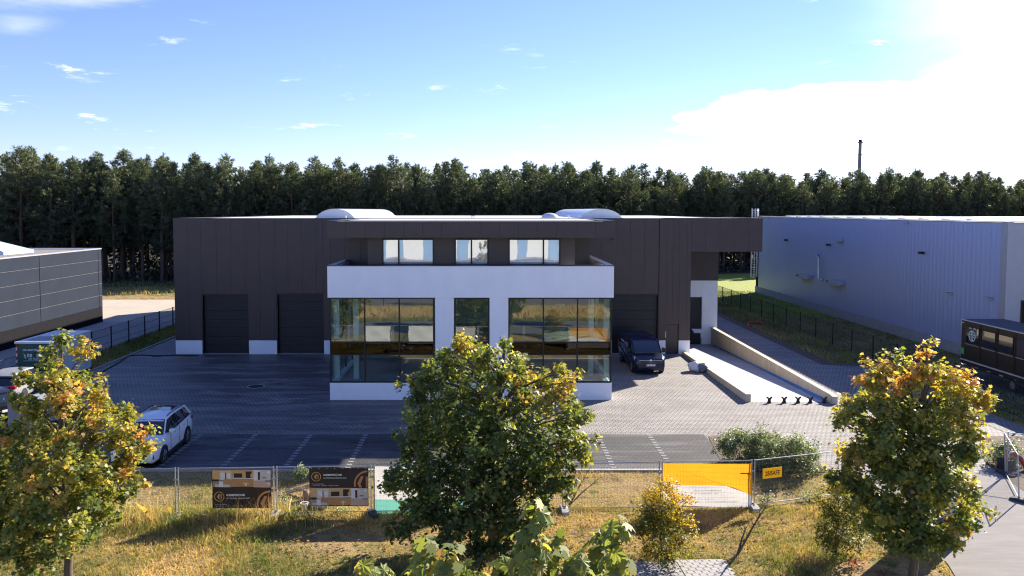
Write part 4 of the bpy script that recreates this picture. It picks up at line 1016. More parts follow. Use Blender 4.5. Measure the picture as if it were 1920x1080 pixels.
def wheel(parent, x, y, r, w, side):
    s = -side
    mb = MB(); n = 24
    prof = [(r*0.66, -w/2), (r*0.93, -w/2), (r, -w/2+0.03), (r, w/2-0.03), (r*0.93, w/2), (r*0.66, w/2)]
    secs = [[(x+pr*math.cos(2*PI*k/n), y+pw, r+pr*math.sin(2*PI*k/n)) for pr, pw in prof] for k in range(n)]
    mb.loft(secs+[secs[0]], cap=False); o = obj('wheel', mb, M_tyre, parent, smooth=40, local=True)
    mb = MB(); yo = y+side*(w/2-0.015)
    mb.ring((x, yo-side*0.02, r), r*0.60, r*0.68, 'y', 24, 0.05)
    for k in range(5):
        for dd in (-0.09, 0.09):
            a = 2*PI*k/5+0.3
            mb.tube([(x+0.05*math.cos(a), yo-side*0.01, r+0.05*math.sin(a)), (x+r*0.62*math.cos(a+dd*1.6), yo-side*0.01, r+r*0.62*math.sin(a+dd*1.6))], 0.020, 5)
    mb.disc((x, yo-side*0.01, r), r*0.16, 'y', 12, 0.04)
    obj('rim', mb, M_rim, o, local=True)
    obj('brake_disc', MB().disc((x, yo-side*0.07, r), r*0.58, 'y', 20, 0.02), M_trim, o, local=True)
def half(pts, x):   # mirror a half section
    return [(x, y, z) for y, z in pts] + [(x, -y, z) for y, z in reversed(pts)]
def car_body(parent, stations, paint, name='body', smooth=35):
    secs = []
    for x, w, zb, zt, cr in stations:
        zm = zb+(zt-zb)*0.45
        secs.append(half([(0.02, zb), (w*0.86, zb), (w*0.965, zb+0.09), (w, zm), (w*0.985, zt-0.16), (w*0.93, zt-0.05), (w*0.82, zt), (0.02, zt+cr)], x))
    o = obj(name, MB().loft(secs), paint, parent, smooth=smooth, local=True)
    return o
def greenhouse(parent, st, paint, rails=False):
    # st: (x, half width low, z low, half width top, z top)
    g = MB().loft([half([(0.02, zl-0.02), (wl, zl-0.02), (wl, zl), (wt+0.012, zt-0.05), (wt-0.03, zt), (0.02, zt+0.015)], x) for x, wl, zl, wt, zt in st])
    gl = obj('window_glass', g, M_win, parent, smooth=30, local=True)
    return gl
def white_suv():
    loc = (-13.8, 31.45, 0.02)
    t = thing('parked_car', 'white estate SUV parked in the end bay behind the fence', 'car', loc, -PI/2+0.05)
    t.scale = (.97, .97, .92)
    st = [(2.36, .66, .40, .70, .02), (2.30, .80, .28, .84, .03), (2.15, .885, .23, .95, .04), (1.7, .935, .22, 1.03, .05), (1.1, .945, .22, 1.10, .05), (.5, .945, .22, 1.13, .0), (-1.2, .95, .22, 1.16, .0), (-1.9, .94, .24, 1.18, .0), (-2.2, .90, .30, 1.14, .0), (-2.33, .82, .40, 1.02, .0)]
    car_body(t, st, M_paintw)
    gh = [(1.08, .80, 1.10, .74, 1.12), (.42, .87, 1.11, .66, 1.60), (-.2, .88, 1.12, .675, 1.675), (-1.2, .88, 1.14, .67, 1.66), (-1.95, .86, 1.16, .62, 1.585), (-2.28, .80, 1.12, .70, 1.16)]
    greenhouse(t, gh, M_paintw)
    rf = [(.50, .63, 1.55), (.36, .645, 1.618), (-.2, .66, 1.694), (-1.2, .655, 1.68), (-1.95, .61, 1.605), (-2.12, .60, 1.53)]
    obj('roof', MB().loft([half([(0.02, z-0.05), (w+.03, z-.075), (w+.028, z-.045), (w-.03, z+.004), (0.02, z+.025)], x) for x, w, z in rf]), M_paintw, t, smooth=40, local=True)
    obj('sunroof', MB().loft([half([(0.02, z), (w, z-.002), (w, z+.006), (0.02, z+.024)], x) for x, w, z in ((-.75, .50, 1.702), (-1.3, .50, 1.694), (-1.75, .47, 1.645))]), M_win, t, local=True)
    for s in (1, -1):
        obj('pillar', MB().tube([(1.02, s*.815, 1.11), (.40, s*.675, 1.615)], .030, 6), M_paintw, t, local=True)
        obj('pillar', MB().tube([(-1.92, s*.635, 1.60), (-2.22, s*.80, 1.15)], .055, 6), M_paintw, t, local=True)
        obj('pillar', MB().tube([(-.45, s*.885, 1.13), (-.50, s*.70, 1.66)], .022, 6), M_trim, t, local=True)
        obj('roof_rail', MB().tube([(.15, s*.63, 1.69), (-.1, s*.635, 1.735), (-1.5, s*.62, 1.71), (-1.8, s*.60, 1.65)], .018, 6), M_trim, t, local=True)
        obj('window_strip', MB().tube([(.85, s*.905, 1.105), (-.5, s*.915, 1.135), (-1.95, s*.895, 1.175)], .013, 5), M_chrome, t, local=True)
        hl = obj('headlight', MB().loft([half([(0, 0)], 0)] if False else [[(2.20, s*.52, .83), (2.20, s*.52, .90), (2.12, s*.52, .93), (2.05, s*.52, .86)], [(2.17, s*.80, .82), (2.17, s*.80, .94), (2.05, s*.80, .97), (1.98, s*.80, .88)], [(1.90, s*.945, .88), (1.90, s*.945, .95), (1.80, s*.93, .985), (1.80, s*.93, .90)]]), M_lampg, t, local=True)
        obj('fog_recess', MB().box(2.17, 2.27, s*.62, s*.84, .42, .60, bev=.02), M_trim, t, local=True)
        obj('mirror', MB().box(.62, .80, s*.93, s*1.14, 1.13, 1.27, bev=.035), M_paintw, t, local=True)
        obj('sill', MB().box(-1.0, .95, s*.90, s*.955, .20, .30), M_trim, t, local=True)
        obj('tail_light', MB().box(-2.30, -2.02, s*.70, s*.91, .92, 1.05, bev=.02), M_red, t, local=True)
        for zz in (0.0,):
            for x in (.18, -.92): obj('handle', MB().tube([(x-.1, s*.965, .98), (x+.1, s*.965, .98)], .014, 6), M_chrome, t, local=True)
        for x in (1.40, -1.39):
            obj('wheel_arch', MB().ring((x, s*.90, .36), .355, .415, 'y', 28, .125), M_trim, t, local=True)
            obj('arch_liner', MB().disc((x, s*.87, .36), .37, 'y', 24, .17), M_trim, t, local=True)
            wheel(t, x, s*.855, .355, .23, s)
        for x in (.62, -.43, -1.42): obj('door_gap', MB().box(x-.004, x+.004, s*.938, s*.954, .35, 1.08), M_trim, t, local=True)
    obj('grille', MB().prism([(-.58, .86), (-.60, .80), (-.50, .66), (.50, .66), (.60, .80), (.58, .86)], 'x', 2.2, 2.345), M_trim, t, local=True)
    obj('badge', MB().disc((2.30, 0, .905), .055, 'x', 16, .03), M_chrome, t, local=True)
    obj('bumper_intake', MB().box(2.2, 2.352, -.62, .62, .36, .50, bev=.02), M_trim, t, local=True)
    obj('bumper_lip', MB().box(2.1, 2.37, -.72, .72, .30, .345, bev=.012), M_chrome, t, local=True)
    pl = obj('number_plate', MB().box(2.35, 2.366, -.26, .26, .53, .64), M_plate, t, local=True)
    m = MB(); vs, fs = text_mb('~8', .09, .002, .001); w = max(v.x for v in vs)
    m.add([(2.367+v.z, -.22+v.x*.44/w, .555+v.y) for v in vs], fs); obj('lettering', m, M_blackp, pl, local=True)
    obj('wiper', MB().bar((1.06, -.1, 1.13), (.72, .55, 1.38), .012).bar((1.06, -.65, 1.13), (.72, .0, 1.38), .012), M_trim, t, local=True)
white_suv()
def navy_van():
    t = thing('delivery_van', 'dark navy delivery van parked before the right garage door', 'van', (9.78, 48.98, 0.012), -PI/2+0.03)
    st = [(2.62, .70, .36, .84, .0), (2.55, .86, .26, 1.00, .02), (2.35, .93, .22, 1.10, .03), (1.75, .955, .22, 1.22, .03), (1.4, .96, .22, 1.24, 0), (-2.4, .96, .25, 1.24, 0), (-2.62, .93, .35, 1.22, 0)]
    car_body(t, st, M_paintn)
    gh = [(1.78, .84, 1.22, .80, 1.25), (.98, .90, 1.23, .80, 1.83), (.6, .92, 1.23, .82, 1.93), (-2.3, .92, 1.23, .82, 1.94), (-2.56, .92, 1.22, .81, 1.84)]
    greenhouse(t, gh, M_paintn)
    rf = [(1.02, .78, 1.80), (.92, .80, 1.86), (.55, .82, 1.95), (-.8, .83, 1.975), (-2.3, .825, 1.96), (-2.55, .81, 1.87)]
    obj('roof', MB().loft([half([(0.02, z-.07), (w+.035, z-.11), (w+.03, z-.06), (w-.05, z+.004), (0.02, z+.028)], x) for x, w, z in rf]), M_paintn, t, smooth=40, local=True)
    for s in (1, -1):
        # solid load-bay side with pressed panel, cab pillars
        obj('side_panel', MB().prism([(0.0+.25, 1.21), (-2.55, 1.21), (-2.50, 1.86), (.25, 1.90)], 'y', s*.86, s*.945) if False else MB().loft([[(x, s*.955, 1.20), (x, s*.86, 1.90), (x, s*.80, 1.90), (x, s*.90, 1.20)] for x in (.20, -2.57)]), M_paintn, t, local=True)
        obj('pillar', MB().tube([(1.72, s*.85, 1.23), (.98, s*.80, 1.85)], .045, 6), M_paintn, t, local=True)
        m = MB()
        vs, fs = text_mb('~7', .26, .004, .001); w = max(v.x for v in vs)
        sl_ = lambda zz: .958-(zz-1.20)/.70*.095
        m.add([((-1.75+v.x*1.5/w) if s > 0 else (-.25-v.x*1.5/w), s*(sl_(1.42+v.y)+.004), 1.42+v.y) for v in vs], fs); obj('lettering', m, M_whiteprint, t, local=True)
        m = MB(); m.ring((.05, s*.935, 1.45), .13, .16, 'y', 20, .012); obj('emblem', m, M_whiteprint, t, local=True)
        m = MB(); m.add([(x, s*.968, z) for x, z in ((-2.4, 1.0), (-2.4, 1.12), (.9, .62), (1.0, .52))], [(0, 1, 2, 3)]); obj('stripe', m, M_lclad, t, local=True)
        obj('headlight', MB().loft([[(2.50, s*.42, .90), (2.50, s*.42, .99), (2.40, s*.42, 1.03), (2.40, s*.42, .92)], [(2.46, s*.74, .88), (2.46, s*.74, 1.00), (2.36, s*.74, 1.06), (2.34, s*.74, .92)], [(2.30, s*.95, .93), (2.30, s*.95, 1.03), (2.15, s*.945, 1.09), (2.15, s*.945, .97)]]), M_lampg, t, local=True)
        obj('mirror', MB().box(1.28, 1.42, s*.98, s*1.22, 1.18, 1.48, bev=.04), M_trim, t, local=True)
        obj('fog_light', MB().box(2.45, 2.57, s*.64, s*.80, .46, .56, bev=.015), M_lampg, t, local=True)
        obj('tail_light', MB().box(-2.64, -2.52, s*.84, s*.95, .9, 1.5, bev=.015), M_red, t, local=True)
        for x in (1.62, -1.55):
            obj('wheel_arch', MB().disc((x, s*.88, .36), .40, 'y', 26, .17), M_trim, t, local=True)
            wheel(t, x, s*.865, .345, .23, s)
        for x in (1.35, .25, -.95): obj('door_gap', MB().box(x-.005, x+.005, s*.95, s*.966, .35, 1.2), M_trim, t, local=True)
        obj('handle', MB().tube([(.35, s*.97, 1.05), (.5, s*.97, 1.05)], .015, 6), M_trim, t, local=True)
    obj('grille', MB().box(2.42, 2.585, -.42, .42, .84, .97, bev=.02), M_trim, t, local=True)
    obj('light_strip', MB().box(2.52, 2.60, -.70, .70, .895, .912), M_chrome, t, local=True)
    obj('badge', MB().ring((2.60, 0, .90), .062, .082, 'x', 20, .02).box(2.595, 2.61, -.055, -.012, .845, .955).box(2.595, 2.61, .012, .055, .845, .955), M_chrome, t, local=True)
    obj('bumper_intake', MB().box(2.45, 2.60, -.62, .62, .40, .52, bev=.02), M_trim, t, local=True)
    pl = obj('number_plate', MB().box(2.60, 2.625, -.27, .27, .56, .67), M_plate, t, local=True)
    m = MB(); vs, fs = text_mb('~8', .09, .002, .001); w = max(v.x for v in vs)
    m.add([(2.626+v.z, -.23+v.x*.46/w, .58+v.y) for v in vs], fs); obj('lettering', m, M_red, pl, local=True)
    obj('wiper', MB().bar((1.72, -.1, 1.27), (1.36, .6, 1.52), .014).bar((1.72, -.75, 1.27), (1.36, -.1, 1.52), .014), M_trim, t, local=True)
    obj('dash_paper', MB().box(1.50, 1.52, .15, .45, 1.30, 1.31), M_plate, t, local=True)
navy_van()
def dark_car():
    x, y = -24.3, 36.7
    t = thing('parked_car', 'dark car with red tail lights at the left edge behind the tree', 'car', (x, y, 0.012), math.radians(150))
    st = [(2.25, .66, .36, .66, .02), (2.18, .80, .26, .78, .03), (1.9, .88, .22, .88, .04), (1.2, .91, .20, .98, .04), (.6, .91, .20, 1.0, 0), (-1.6, .91, .22, 1.04, 0), (-2.05, .88, .28, 1.02, 0), (-2.2, .80, .38, .92, 0)]
    car_body(t, st, M_paintd)
    greenhouse(t, [(1.15, .78, .97, .72, .99), (.4, .84, .98, .60, 1.42), (-.3, .85, .99, .61, 1.48), (-1.3, .84, 1.01, .58, 1.42), (-2.1, .76, 1.0, .68, 1.02)], M_paintd)
    obj('roof', MB().loft([half([(0.02, z-.05), (w+.03, z-.07), (w, z), (0.02, z+.02)], x_) for x_, w, z in ((.42, .58, 1.43), (-.3, .60, 1.50), (-1.3, .57, 1.44), (-1.5, .55, 1.37))]), M_paintd, t, smooth=40, local=True)
    for s in (1, -1):
        obj('pillar', MB().tube([(-1.35, s*.60, 1.41), (-2.05, s*.76, 1.02)], .05, 6), M_paintd, t, local=True)
        obj('tail_light', MB().box(-2.22, -2.0, s*.45, s*.89, .80, .93, bev=.02), M_red, t, local=True)
        for x_ in (1.38, -1.3):
            obj('wheel_arch', MB().disc((x_, s*.84, .33), .37, 'y', 24, .16), M_trim, t, local=True); wheel(t, x_, s*.82, .32, .21, s)
        obj('mirror', MB().box(.65, .82, s*.88, s*1.06, 1.0, 1.12, bev=.03), M_paintd, t, local=True)
    obj('number_plate', MB().box(-2.235, -2.215, -.26, .26, .62, .73), M_plate, t, local=True)
dark_car()
def silver_car():
    x, y = -25.3, 41.2
    t = thing('parked_car', 'pale silver car in front of the green power container', 'car', (x, y, 0.012), math.radians(96))
    st = [(2.25, .66, .36, .70, .02), (2.18, .80, .26, .80, .03), (1.9, .88, .22, .92, .04), (1.2, .91, .20, 1.0, .04), (.6, .91, .20, 1.02, 0), (-1.6, .91, .22, 1.06, 0), (-2.05, .88, .28, 1.04, 0), (-2.2, .80, .38, .92, 0)]
    car_body(t, st, M_paintg)
    greenhouse(t, [(1.15, .78, .99, .72, 1.0), (.4, .84, 1.0, .62, 1.46), (-.3, .85, 1.0, .63, 1.53), (-1.5, .84, 1.03, .6, 1.49), (-2.1, .78, 1.02, .68, 1.04)], M_paintg)
    obj('roof', MB().loft([half([(0.02, z-.05), (w+.03, z-.07), (w, z), (0.02, z+.02)], x_) for x_, w, z in ((.42, .60, 1.47), (-.3, .62, 1.55), (-1.5, .59, 1.51), (-1.75, .57, 1.44))]), M_paintg, t, smooth=40, local=True)
    for s in (1, -1):
        obj('pillar', MB().tube([(-1.55, s*.62, 1.48), (-2.05, s*.78, 1.04)], .05, 6), M_paintg, t, local=True)
        obj('tail_light', MB().box(-2.22, -2.0, s*.55, s*.89, .84, .99, bev=.02), M_red, t, local=True)
        for x_ in (1.38, -1.3):
            obj('wheel_arch', MB().disc((x_, s*.84, .33), .37, 'y', 24, .16), M_trim, t, local=True); wheel(t, x_, s*.82, .32, .21, s)
silver_car()

# ---------------- box trailer with printed boards
xa, ya = G(58, 818); xb, yb = G(203, 771)
M_board = mat('grey_board', (0.27, 0.28, 0.30), 0.6, var=0.08)
M_orange = mat('vivid_orange', (0.75, 0.13, 0.03), 0.55, var=0.08)
d = Vector((xb-xa, yb-ya, 0)); Ln = d.length; ang = math.atan2(d.y, d.x)
t = thing('board_trailer', 'grey box trailer with orange and white lettering behind the left tree', 'trailer', (xa, ya, 0.012), ang)
hT = P(203, 717, yb)[1]
obj('body', MB().box(0.04, Ln-0.04, 0.03, 1.25, 0.35, hT-0.05), M_board, t, local=True)
obj('lid', MB().box(-0.02, Ln+0.02, -0.01, 1.3, hT-0.049, hT, bev=.01), M_board, t, local=True)
obj('front_board', MB().box(-0.02, 0.039, 0.0, 1.27, 0.3, hT-0.05), M_board, t, local=True)
for u in (0.0, Ln): obj('corner_post', MB().tube([(u, -0.01, 0.05), (u, -0.01, hT+0.04)], .035, 8), M_galv, t, local=True)
m = MB(); vs, fs = text_mb('~6', .52, .012, .002); w = max(v.x for v in vs); m.add([(.25+v.x*1.9/w, .025-v.z, .78+v.y) for v in vs], fs); obj('lettering', m, M_orange, t, local=True)
m = MB(); vs, fs = text_mb('~5', .34, .004, .002); w = max(v.x for v in vs); m.add([(.25+v.x*.9/w, .025-v.z, .42+v.y) for v in vs], fs); obj('lettering', m, M_whiteprint, t, local=True)
m = MB(); vs, fs = text_mb('on T', .40, .006, .002); w = max(v.x for v in vs); m.add([(Ln-1.35+v.x*1.15/w, .025-v.z, .62+v.y) for v in vs], fs); obj('lettering', m, M_whiteprint, t, local=True)
m = MB(); m.add([(2.5+.9*math.cos(a)*r, .026, 1.0+.25*math.sin(a)*r) for r in (1, .7) for a in [PI*k/12 for k in range(13)]], [(k, k+1, 14+k, 13+k) for k in range(12)]); obj('swoosh', m, M_orange, t, local=True)
for y_ in (0.12, 1.15): wheel(t, Ln*0.5, y_, .30, .18, -1 if y_ < .5 else 1)
obj('drawbar', MB().bar((-.9, .64, .4), (0.1, .64, .42), .08), M_galv, t, local=True)
# ---------------- green power container
cx0, cy0 = -27.0, 43.8; cx1, cy1 = -24.85, 48.0; cz = 2.5
M_green = mat('container_green', (0.012, 0.095, 0.080), 0.45, var=0.08)
M_cwhite = mat('container_white', (0.66, 0.68, 0.70), 0.5, var=0.05)
t = thing('power_container', 'dark green power container with white roof and striped corners', 'container', (cx0, cy0, 0))
obj('body', MB().box(cx0+0.02, cx1-0.04, cy0+0.04, cy1, 0.15, cz-0.12), M_green, t)
obj('door_leaf', MB().box(cx0+0.1, (cx0+cx1)/2-0.01, cy0, cy0+0.038, 0.25, cz-0.2, bev=.008), M_green, t)
obj('door_leaf', MB().box((cx0+cx1)/2+0.01, cx1-0.1, cy0, cy0+0.038, 0.25, cz-0.2, bev=.008), M_green, t)
obj('roof', MB().box(cx0-0.03, cx1+0.02, cy0-0.03, cy1+0.03, cz-0.119, cz, bev=.01), M_cwhite, t)
obj('roof_hatch', MB().box(cx0+0.4, cx1-0.5, cy0+0.5, cy0+1.7, cz+0.001, cz+0.04), M_board, t)
obj('side_board', MB().box(cx1-0.039, cx1, cy0+0.12, cy1-0.02, 0.2, cz-0.121), M_cwhite, t)
fr = obj('side_window', MB().box(cx1+0.001, cx1+0.02, cy1-1.5, cy1-0.5, 1.15, 1.75).box(cx1+0.001, cx1+0.02, cy1-1.5, cy1-0.5, 2.0, 2.25), M_frame, t)
obj('pane', MB().box(cx1+0.021, cx1+0.024, cy1-1.42, cy1-0.58, 1.22, 1.68), M_board, fr)
for x in (cx0+0.03, cx1-0.10):
    for k in range(12):
        z = 0.2+k*(cz-0.35)/12
        obj('warning_stripe', MB().add([(x, cy0-0.004, z), (x+.08, cy0-0.004, z+.03), (x+.08, cy0-0.004, z+.03+(cz-.35)/12), (x, cy0-0.004, z+(cz-.35)/12)], [(0, 1, 2, 3)]), M_red if k % 2 else M_cwhite, t)
m = MB()
put_text(m, 'get energized by', .2, (cx0+.42, cy0-.006, 1.98), (1, 0, 0), (0, 0, 1), .004, width=1.25)
put_text(m, '~6', .36, (cx0+.68, cy0-.006, 1.62), (1, 0, 0), (0, 0, 1), .012, width=.8); put_text(m, '~7', .2, (cx0+.75, cy0-.006, 1.47), (1, 0, 0), (0, 0, 1), .006, width=.6)
m.box(cx0+.45, cx0+1.65, cy0-.008, cy0-.002, 1.395, 1.415)
for s, x0 in ((1, cx0+.46), (-1, cx0+1.66)): m.add([(x0+s*u, cy0-.006, 1.62+v) for u, v in ((0, .22), (.16, .06), (.09, .06), (.18, -.12), (0, .02), (.07, .02))], [(0, 5, 1), (5, 4, 2, 1)] if False else [(0, 1, 2, 5), (5, 2, 3, 4)])
obj('lettering', m, M_whiteprint, t)
# ---------------- black mobile cabin on a trailer (right edge)
tx, tyf, tyn = 28.75, 46.6, 34.5; tz0, tz1 = 0.98, 3.42
M_black = mat('black_cabin', (0.010, 0.010, 0.012), 0.35, var=0.1)
M_cabroof = mat('cabin_roof', (0.035, 0.035, 0.045), 0.5)
M_mint = mat('print_mint', (0.62, 0.74, 0.72), 0.5)
t = thing('mobile_cabin', 'long black cabin with white round emblem on a two axle trailer', 'trailer', (tx, tyf, 0.014))
obj('body', MB().box(tx, tx+2.5, tyn, tyf, tz0, tz1-0.06), M_black, t)
obj('roof', MB().box(tx-0.03, tx+2.53, tyn, tyf+0.03, tz1-0.059, tz1, bev=.01), M_cabroof, t)
obj('edge_profile', MB().box(tx-0.05, tx-0.031, tyn, tyf+0.03, tz1-0.05, tz1+0.01), M_galv, t)
obj('edge_profile', MB().box(tx-0.03, tx-0.001, tyn, tyf, tz0-0.02, tz0+0.06), M_galv, t)
for k in range(7):
    y1 = tyf-0.45-k*1.48
    w = obj('window', MB().box(tx-0.025, tx-0.001, y1-1.25, y1, tz1-1.38, tz1-0.32), M_frame, t)
    obj('pane', MB().box(tx-0.031, tx-0.026, y1-1.19, y1-0.06, tz1-1.30, tz1-0.40), M_win if k != 3 else M_cabroof, w)
    obj('sill', MB().box(tx-0.05, tx-0.026, y1-1.25, y1, tz1-1.44, tz1-1.385), M_greyp, w)
    if k: obj('cover_strip', MB().box(tx-0.018, tx-0.001, y1+0.06, y1+0.17, tz0+0.1, tz1-0.08), M_frame, t)
yc, zc = tyf-0.45-0.62, tz1-0.88
m = MB(); m.ring((tx-0.036, yc, zc), .27, .33, 'x', 32, .006)
def yz(u, v): return (tx-0.036, yc-u, zc+v)
for s in (1, -1):
    m.box(tx-.039, tx-.033, yc-s*.03, yc-s*.085, zc+.05, zc+.27).box(tx-.039, tx-.033, yc-s*.03, yc-s*.085, zc-.27, zc-.05)
    m.box(tx-.039, tx-.033, yc-s*.086, yc-s*.27, zc+.05, zc+.09).box(tx-.039, tx-.033, yc-s*.086, yc-s*.27, zc-.09, zc-.05)
m.box(tx-.039, tx-.033, yc-.08, yc+.08, zc-.02, zc+.02)
obj('emblem', m, M_mint, t)
m = MB(); put_text(m, '~6', .13, (tx-.036, yc+.30, zc+.40), (0, -1, 0), (0, 0, 1), .003, width=.6); obj('lettering', m, M_mint, t)
obj('corner_bracket', MB().box(tx-.04, tx-.032, tyf-.30, tyf-.02, tz1-.20, tz1-.16).box(tx-.04, tx-.032, tyf-.06, tyf-.02, tz1-.42, tz1-.201), M_whiteprint, t)
M_grnp = mat('print_green', (0.10, 0.38, 0.10), 0.5)
obj('green_plate', MB().box(tx-.04, tx-.032, tyf-.36, tyf+0.0, tz0+.35, tz0+.72), M_grnp, t)
obj('chassis', MB().box(tx+0.05, tx+0.15, tyn, tyf+.1, .62, tz0-.03).box(tx+2.3, tx+2.4, tyn, tyf+.1, .62, tz0-.03).box(tx+.151, tx+2.29, tyf-.4, tyf-.3, .64, .9), M_trim, t)
for k in range(9): obj('side_marker', MB().box(tx+.03, tx+.049, tyf-.5-k*1.1, tyf-.1-k*1.1-.1, .70, .76), M_greyp if k % 3 else M_galv, t)
obj('rear_lamp', MB().box(tx+0.1, tx+.4, tyf+.101, tyf+.13, .66, .78), M_mint, t)
ORIGIN[t.name] = (tx, tyf, 0.0)
for yy in (42.0, 40.6):
    for xx, s in ((tx+.12, -1), (tx+2.38, 1)):
        n = 22; r = .39; mb = MB(); prof = [(r*.6, -.1), (r*.95, -.1), (r, -.07), (r, .07), (r*.95, .1), (r*.6, .1)]
        secs = [[(xx+pw, yy+pr*math.cos(2*PI*k/n), r+pr*math.sin(2*PI*k/n)) for pr, pw in prof] for k in range(n)]
        wl = obj('wheel', mb.loft(secs+[secs[0]], cap=False), M_tyre, t, smooth=40)
        obj('rim', MB().disc((xx+s*.06, yy, r), r*.62, 'x', 18, .03).disc((xx+s*.09, yy, r), r*.2, 'x', 12, .05), M_rim, wl)
# ---------------- small things about the site
M_rubber = mat('black_rubber', (0.018, 0.018, 0.020), 0.8)
blab = ['first', 'second', 'third', 'fourth', 'fifth', 'sixth']
for k, px in enumerate((1443, 1471, 1497, 1520, 1546, 1563)):
    x, y = G(px, 756.5)
    t = thing('ramp_stop', 'small black double headed stop at the ramp foot, %s from the low wall' % blab[k], 'bollard', (x, y+0.05, 0.012), group='black stops across the foot of the ramp')
    obj('post', MB().tube([(0, 0, 0), (0, 0, .05), (0, 0, .16), (0, 0, .25)], [.13, .10, .07, .10], 10), M_rubber, t, smooth=40, local=True)
    for s in (1, -1): obj('horn', MB().tube([(s*.02, 0, .22), (s*.12, 0, .30), (s*.15, 0, .33)], [.05, .045, .02], 7), M_rubber, t, smooth=40, local=True)
# wrapped bundle lying on the low wall
def lumpy(mb, c, r, seed, n=3, amp=.28):
    bm = bmesh.new(); bmesh.ops.create_icosphere(bm, subdivisions=n, radius=1)
    co = np.array([v.co[:] for v in bm.verts]); k = 1+amp*(vnoise(co*1.0+seed*7.3, 1.7)-.5)*2+amp*.5*(vnoise(co+seed*3.1, 4.5)-.5)*2
    for v, s in zip(bm.verts, k): v.co = Vector((v.co.x*r[0]*s+c[0], v.co.y*r[1]*s+c[1], max(v.co.z*r[2]*s+c[2], 0.005)))
    return mb.bm(bm)
bx, by = G(1325, 697); bx -= 0.42
M_film = mat('clear_film', (0.62, 0.63, 0.66), 0.25, var=0.15, vscale=6, bump=0.6, bscale=14)
M_bag = mat('grey_bag', (0.13, 0.13, 0.15), 0.4, var=0.3, vscale=5, bump=0.6, bscale=12)
t = thing('rubbish_bundle', 'bundle of clear plastic film and a grey sack against the low ramp wall', 'rubbish', (bx, by, 0.012))
obj('film', lumpy(MB(), (-.32, .1, .25), (.36, .42, .34), 1), M_film, t, smooth=60, local=True)
obj('sack', lumpy(MB(), (.18, -.1, .22), (.42, .40, .30), 2), M_bag, t, smooth=60, local=True)
# red hose ring on the soil
M_redp = mat('red_plastic', (0.42, 0.035, 0.025), 0.5)
hx, hy = G(1418, 616)
m = MB()
for j in range(3): m.tube([(hx+.75*math.cos(2*PI*k/22)*(1-.05*j), hy+.55*math.sin(2*PI*k/22), .25+.03*j+.22*math.sin(2*PI*k/22)) for k in range(13)], .04, 6, cap=False)
tag(obj('hose_coil', m, M_redp, smooth=50), 'coil of red hose lying on the soil beside the far paving', 'hose')
# drain covers and cable in the courtyard
for px, py, w, lab in ((910/3.0*1, 0, 0, ''),)[:0]: pass
for (px, py, lab) in ((480, 725, 'dark round drain cover in the middle of the shaded courtyard'), (296, 668, 'dark drain grate in the paving near the left corner of the hall')):
    x, y = G(px, py)
    t = thing('drain_cover', lab, 'drain cover', (x, y, 0.013))
    obj('lid', MB().tube([(0, 0, 0), (0, 0, .006)], .42, 20), M_rubber, t, local=True); obj('rim', MB().ring((0, 0, .004), .43, .50, 'z', 24, .008), M_kerb, t, local=True)
pts = [G(*p, 0.03) for p in ((172, 712), (185, 702), (205, 690), (222, 681), (240, 668), (262, 666), (300, 667.5), (330, 666), (372, 667))]
tag(obj('cable', MB().tube([(x, y, .05) for x, y in pts], .035, 6), M_rubber, smooth=50), 'black cable lying along the left edge of the courtyard paving', 'cable')
pts = [G(*p, 0.03) for p in ((165, 718), (172, 706), (186, 699), (180, 708), (170, 716))]
tag(obj('cable', MB().tube([(x, y, .05) for x, y in pts], .025, 6), M_rubber, smooth=50), 'loop of thin black cable near the green power container', 'cable')
# bucket, tyre-like sack, stone and stack of laths behind the fence
x, y = G(566, 965); y += .35
t = thing('bucket', 'small pale bucket behind the fence under the right brown banner', 'bucket', (x, y, 0))
obj('shell', MB().tube([(0, 0, 0), (0, 0, .26)], [.10, .125], 14, cap=False).tube([(0, 0, .01), (0, 0, .012)], .1, 14), M_kerb, t, smooth=50, local=True)
obj('rim', MB().ring((0, 0, .26), .118, .135, 'z', 18, .02), M_whiteprint, t, local=True)
x, y = G(592, 958); y += .3
t = thing('sack', 'dark grey crumpled sack lying under the right brown banner', 'sack', (x, y, 0))
obj('bag', lumpy(MB(), (0, 0, .12), (.42, .30, .17), 5), M_bag, t, smooth=60, local=True)
obj('fold', lumpy(MB(), (.12, -.12, .18), (.25, .16, .13), 6), M_footd, t, smooth=60, local=True)
x, y = G(573, 948); y += .5
tag(obj('boulder', lumpy(MB(), (x, y, .15), (.22, .2, .2), 8), mat('brown_stone', (.22, .14, .09), .9, var=.2), smooth=60), 'brown stone lying behind the right brown banner', 'stone')
M_lath = mat('weathered_lath', (0.36, 0.30, 0.22), 0.8, var=0.2)
x, y = G(565, 940); y += .6
t = thing('lath_pile', 'pile of pale wooden laths leaning beside the right brown banner', 'wood pile', (x, y, 0))
for k in range(12):
    a = random.uniform(.2, .7); L_ = random.uniform(.7, 1.3); o = random.uniform(-.3, .3)
    p0 = Vector((o-.5, random.uniform(-.3, .3), random.uniform(.02, .2))); p1 = p0+Vector((L_*math.cos(a), random.uniform(-.3, .3), L_*.5*math.sin(a)))
    obj('lath', MB().bar(p0, p1, .028), M_lath, t, local=True)
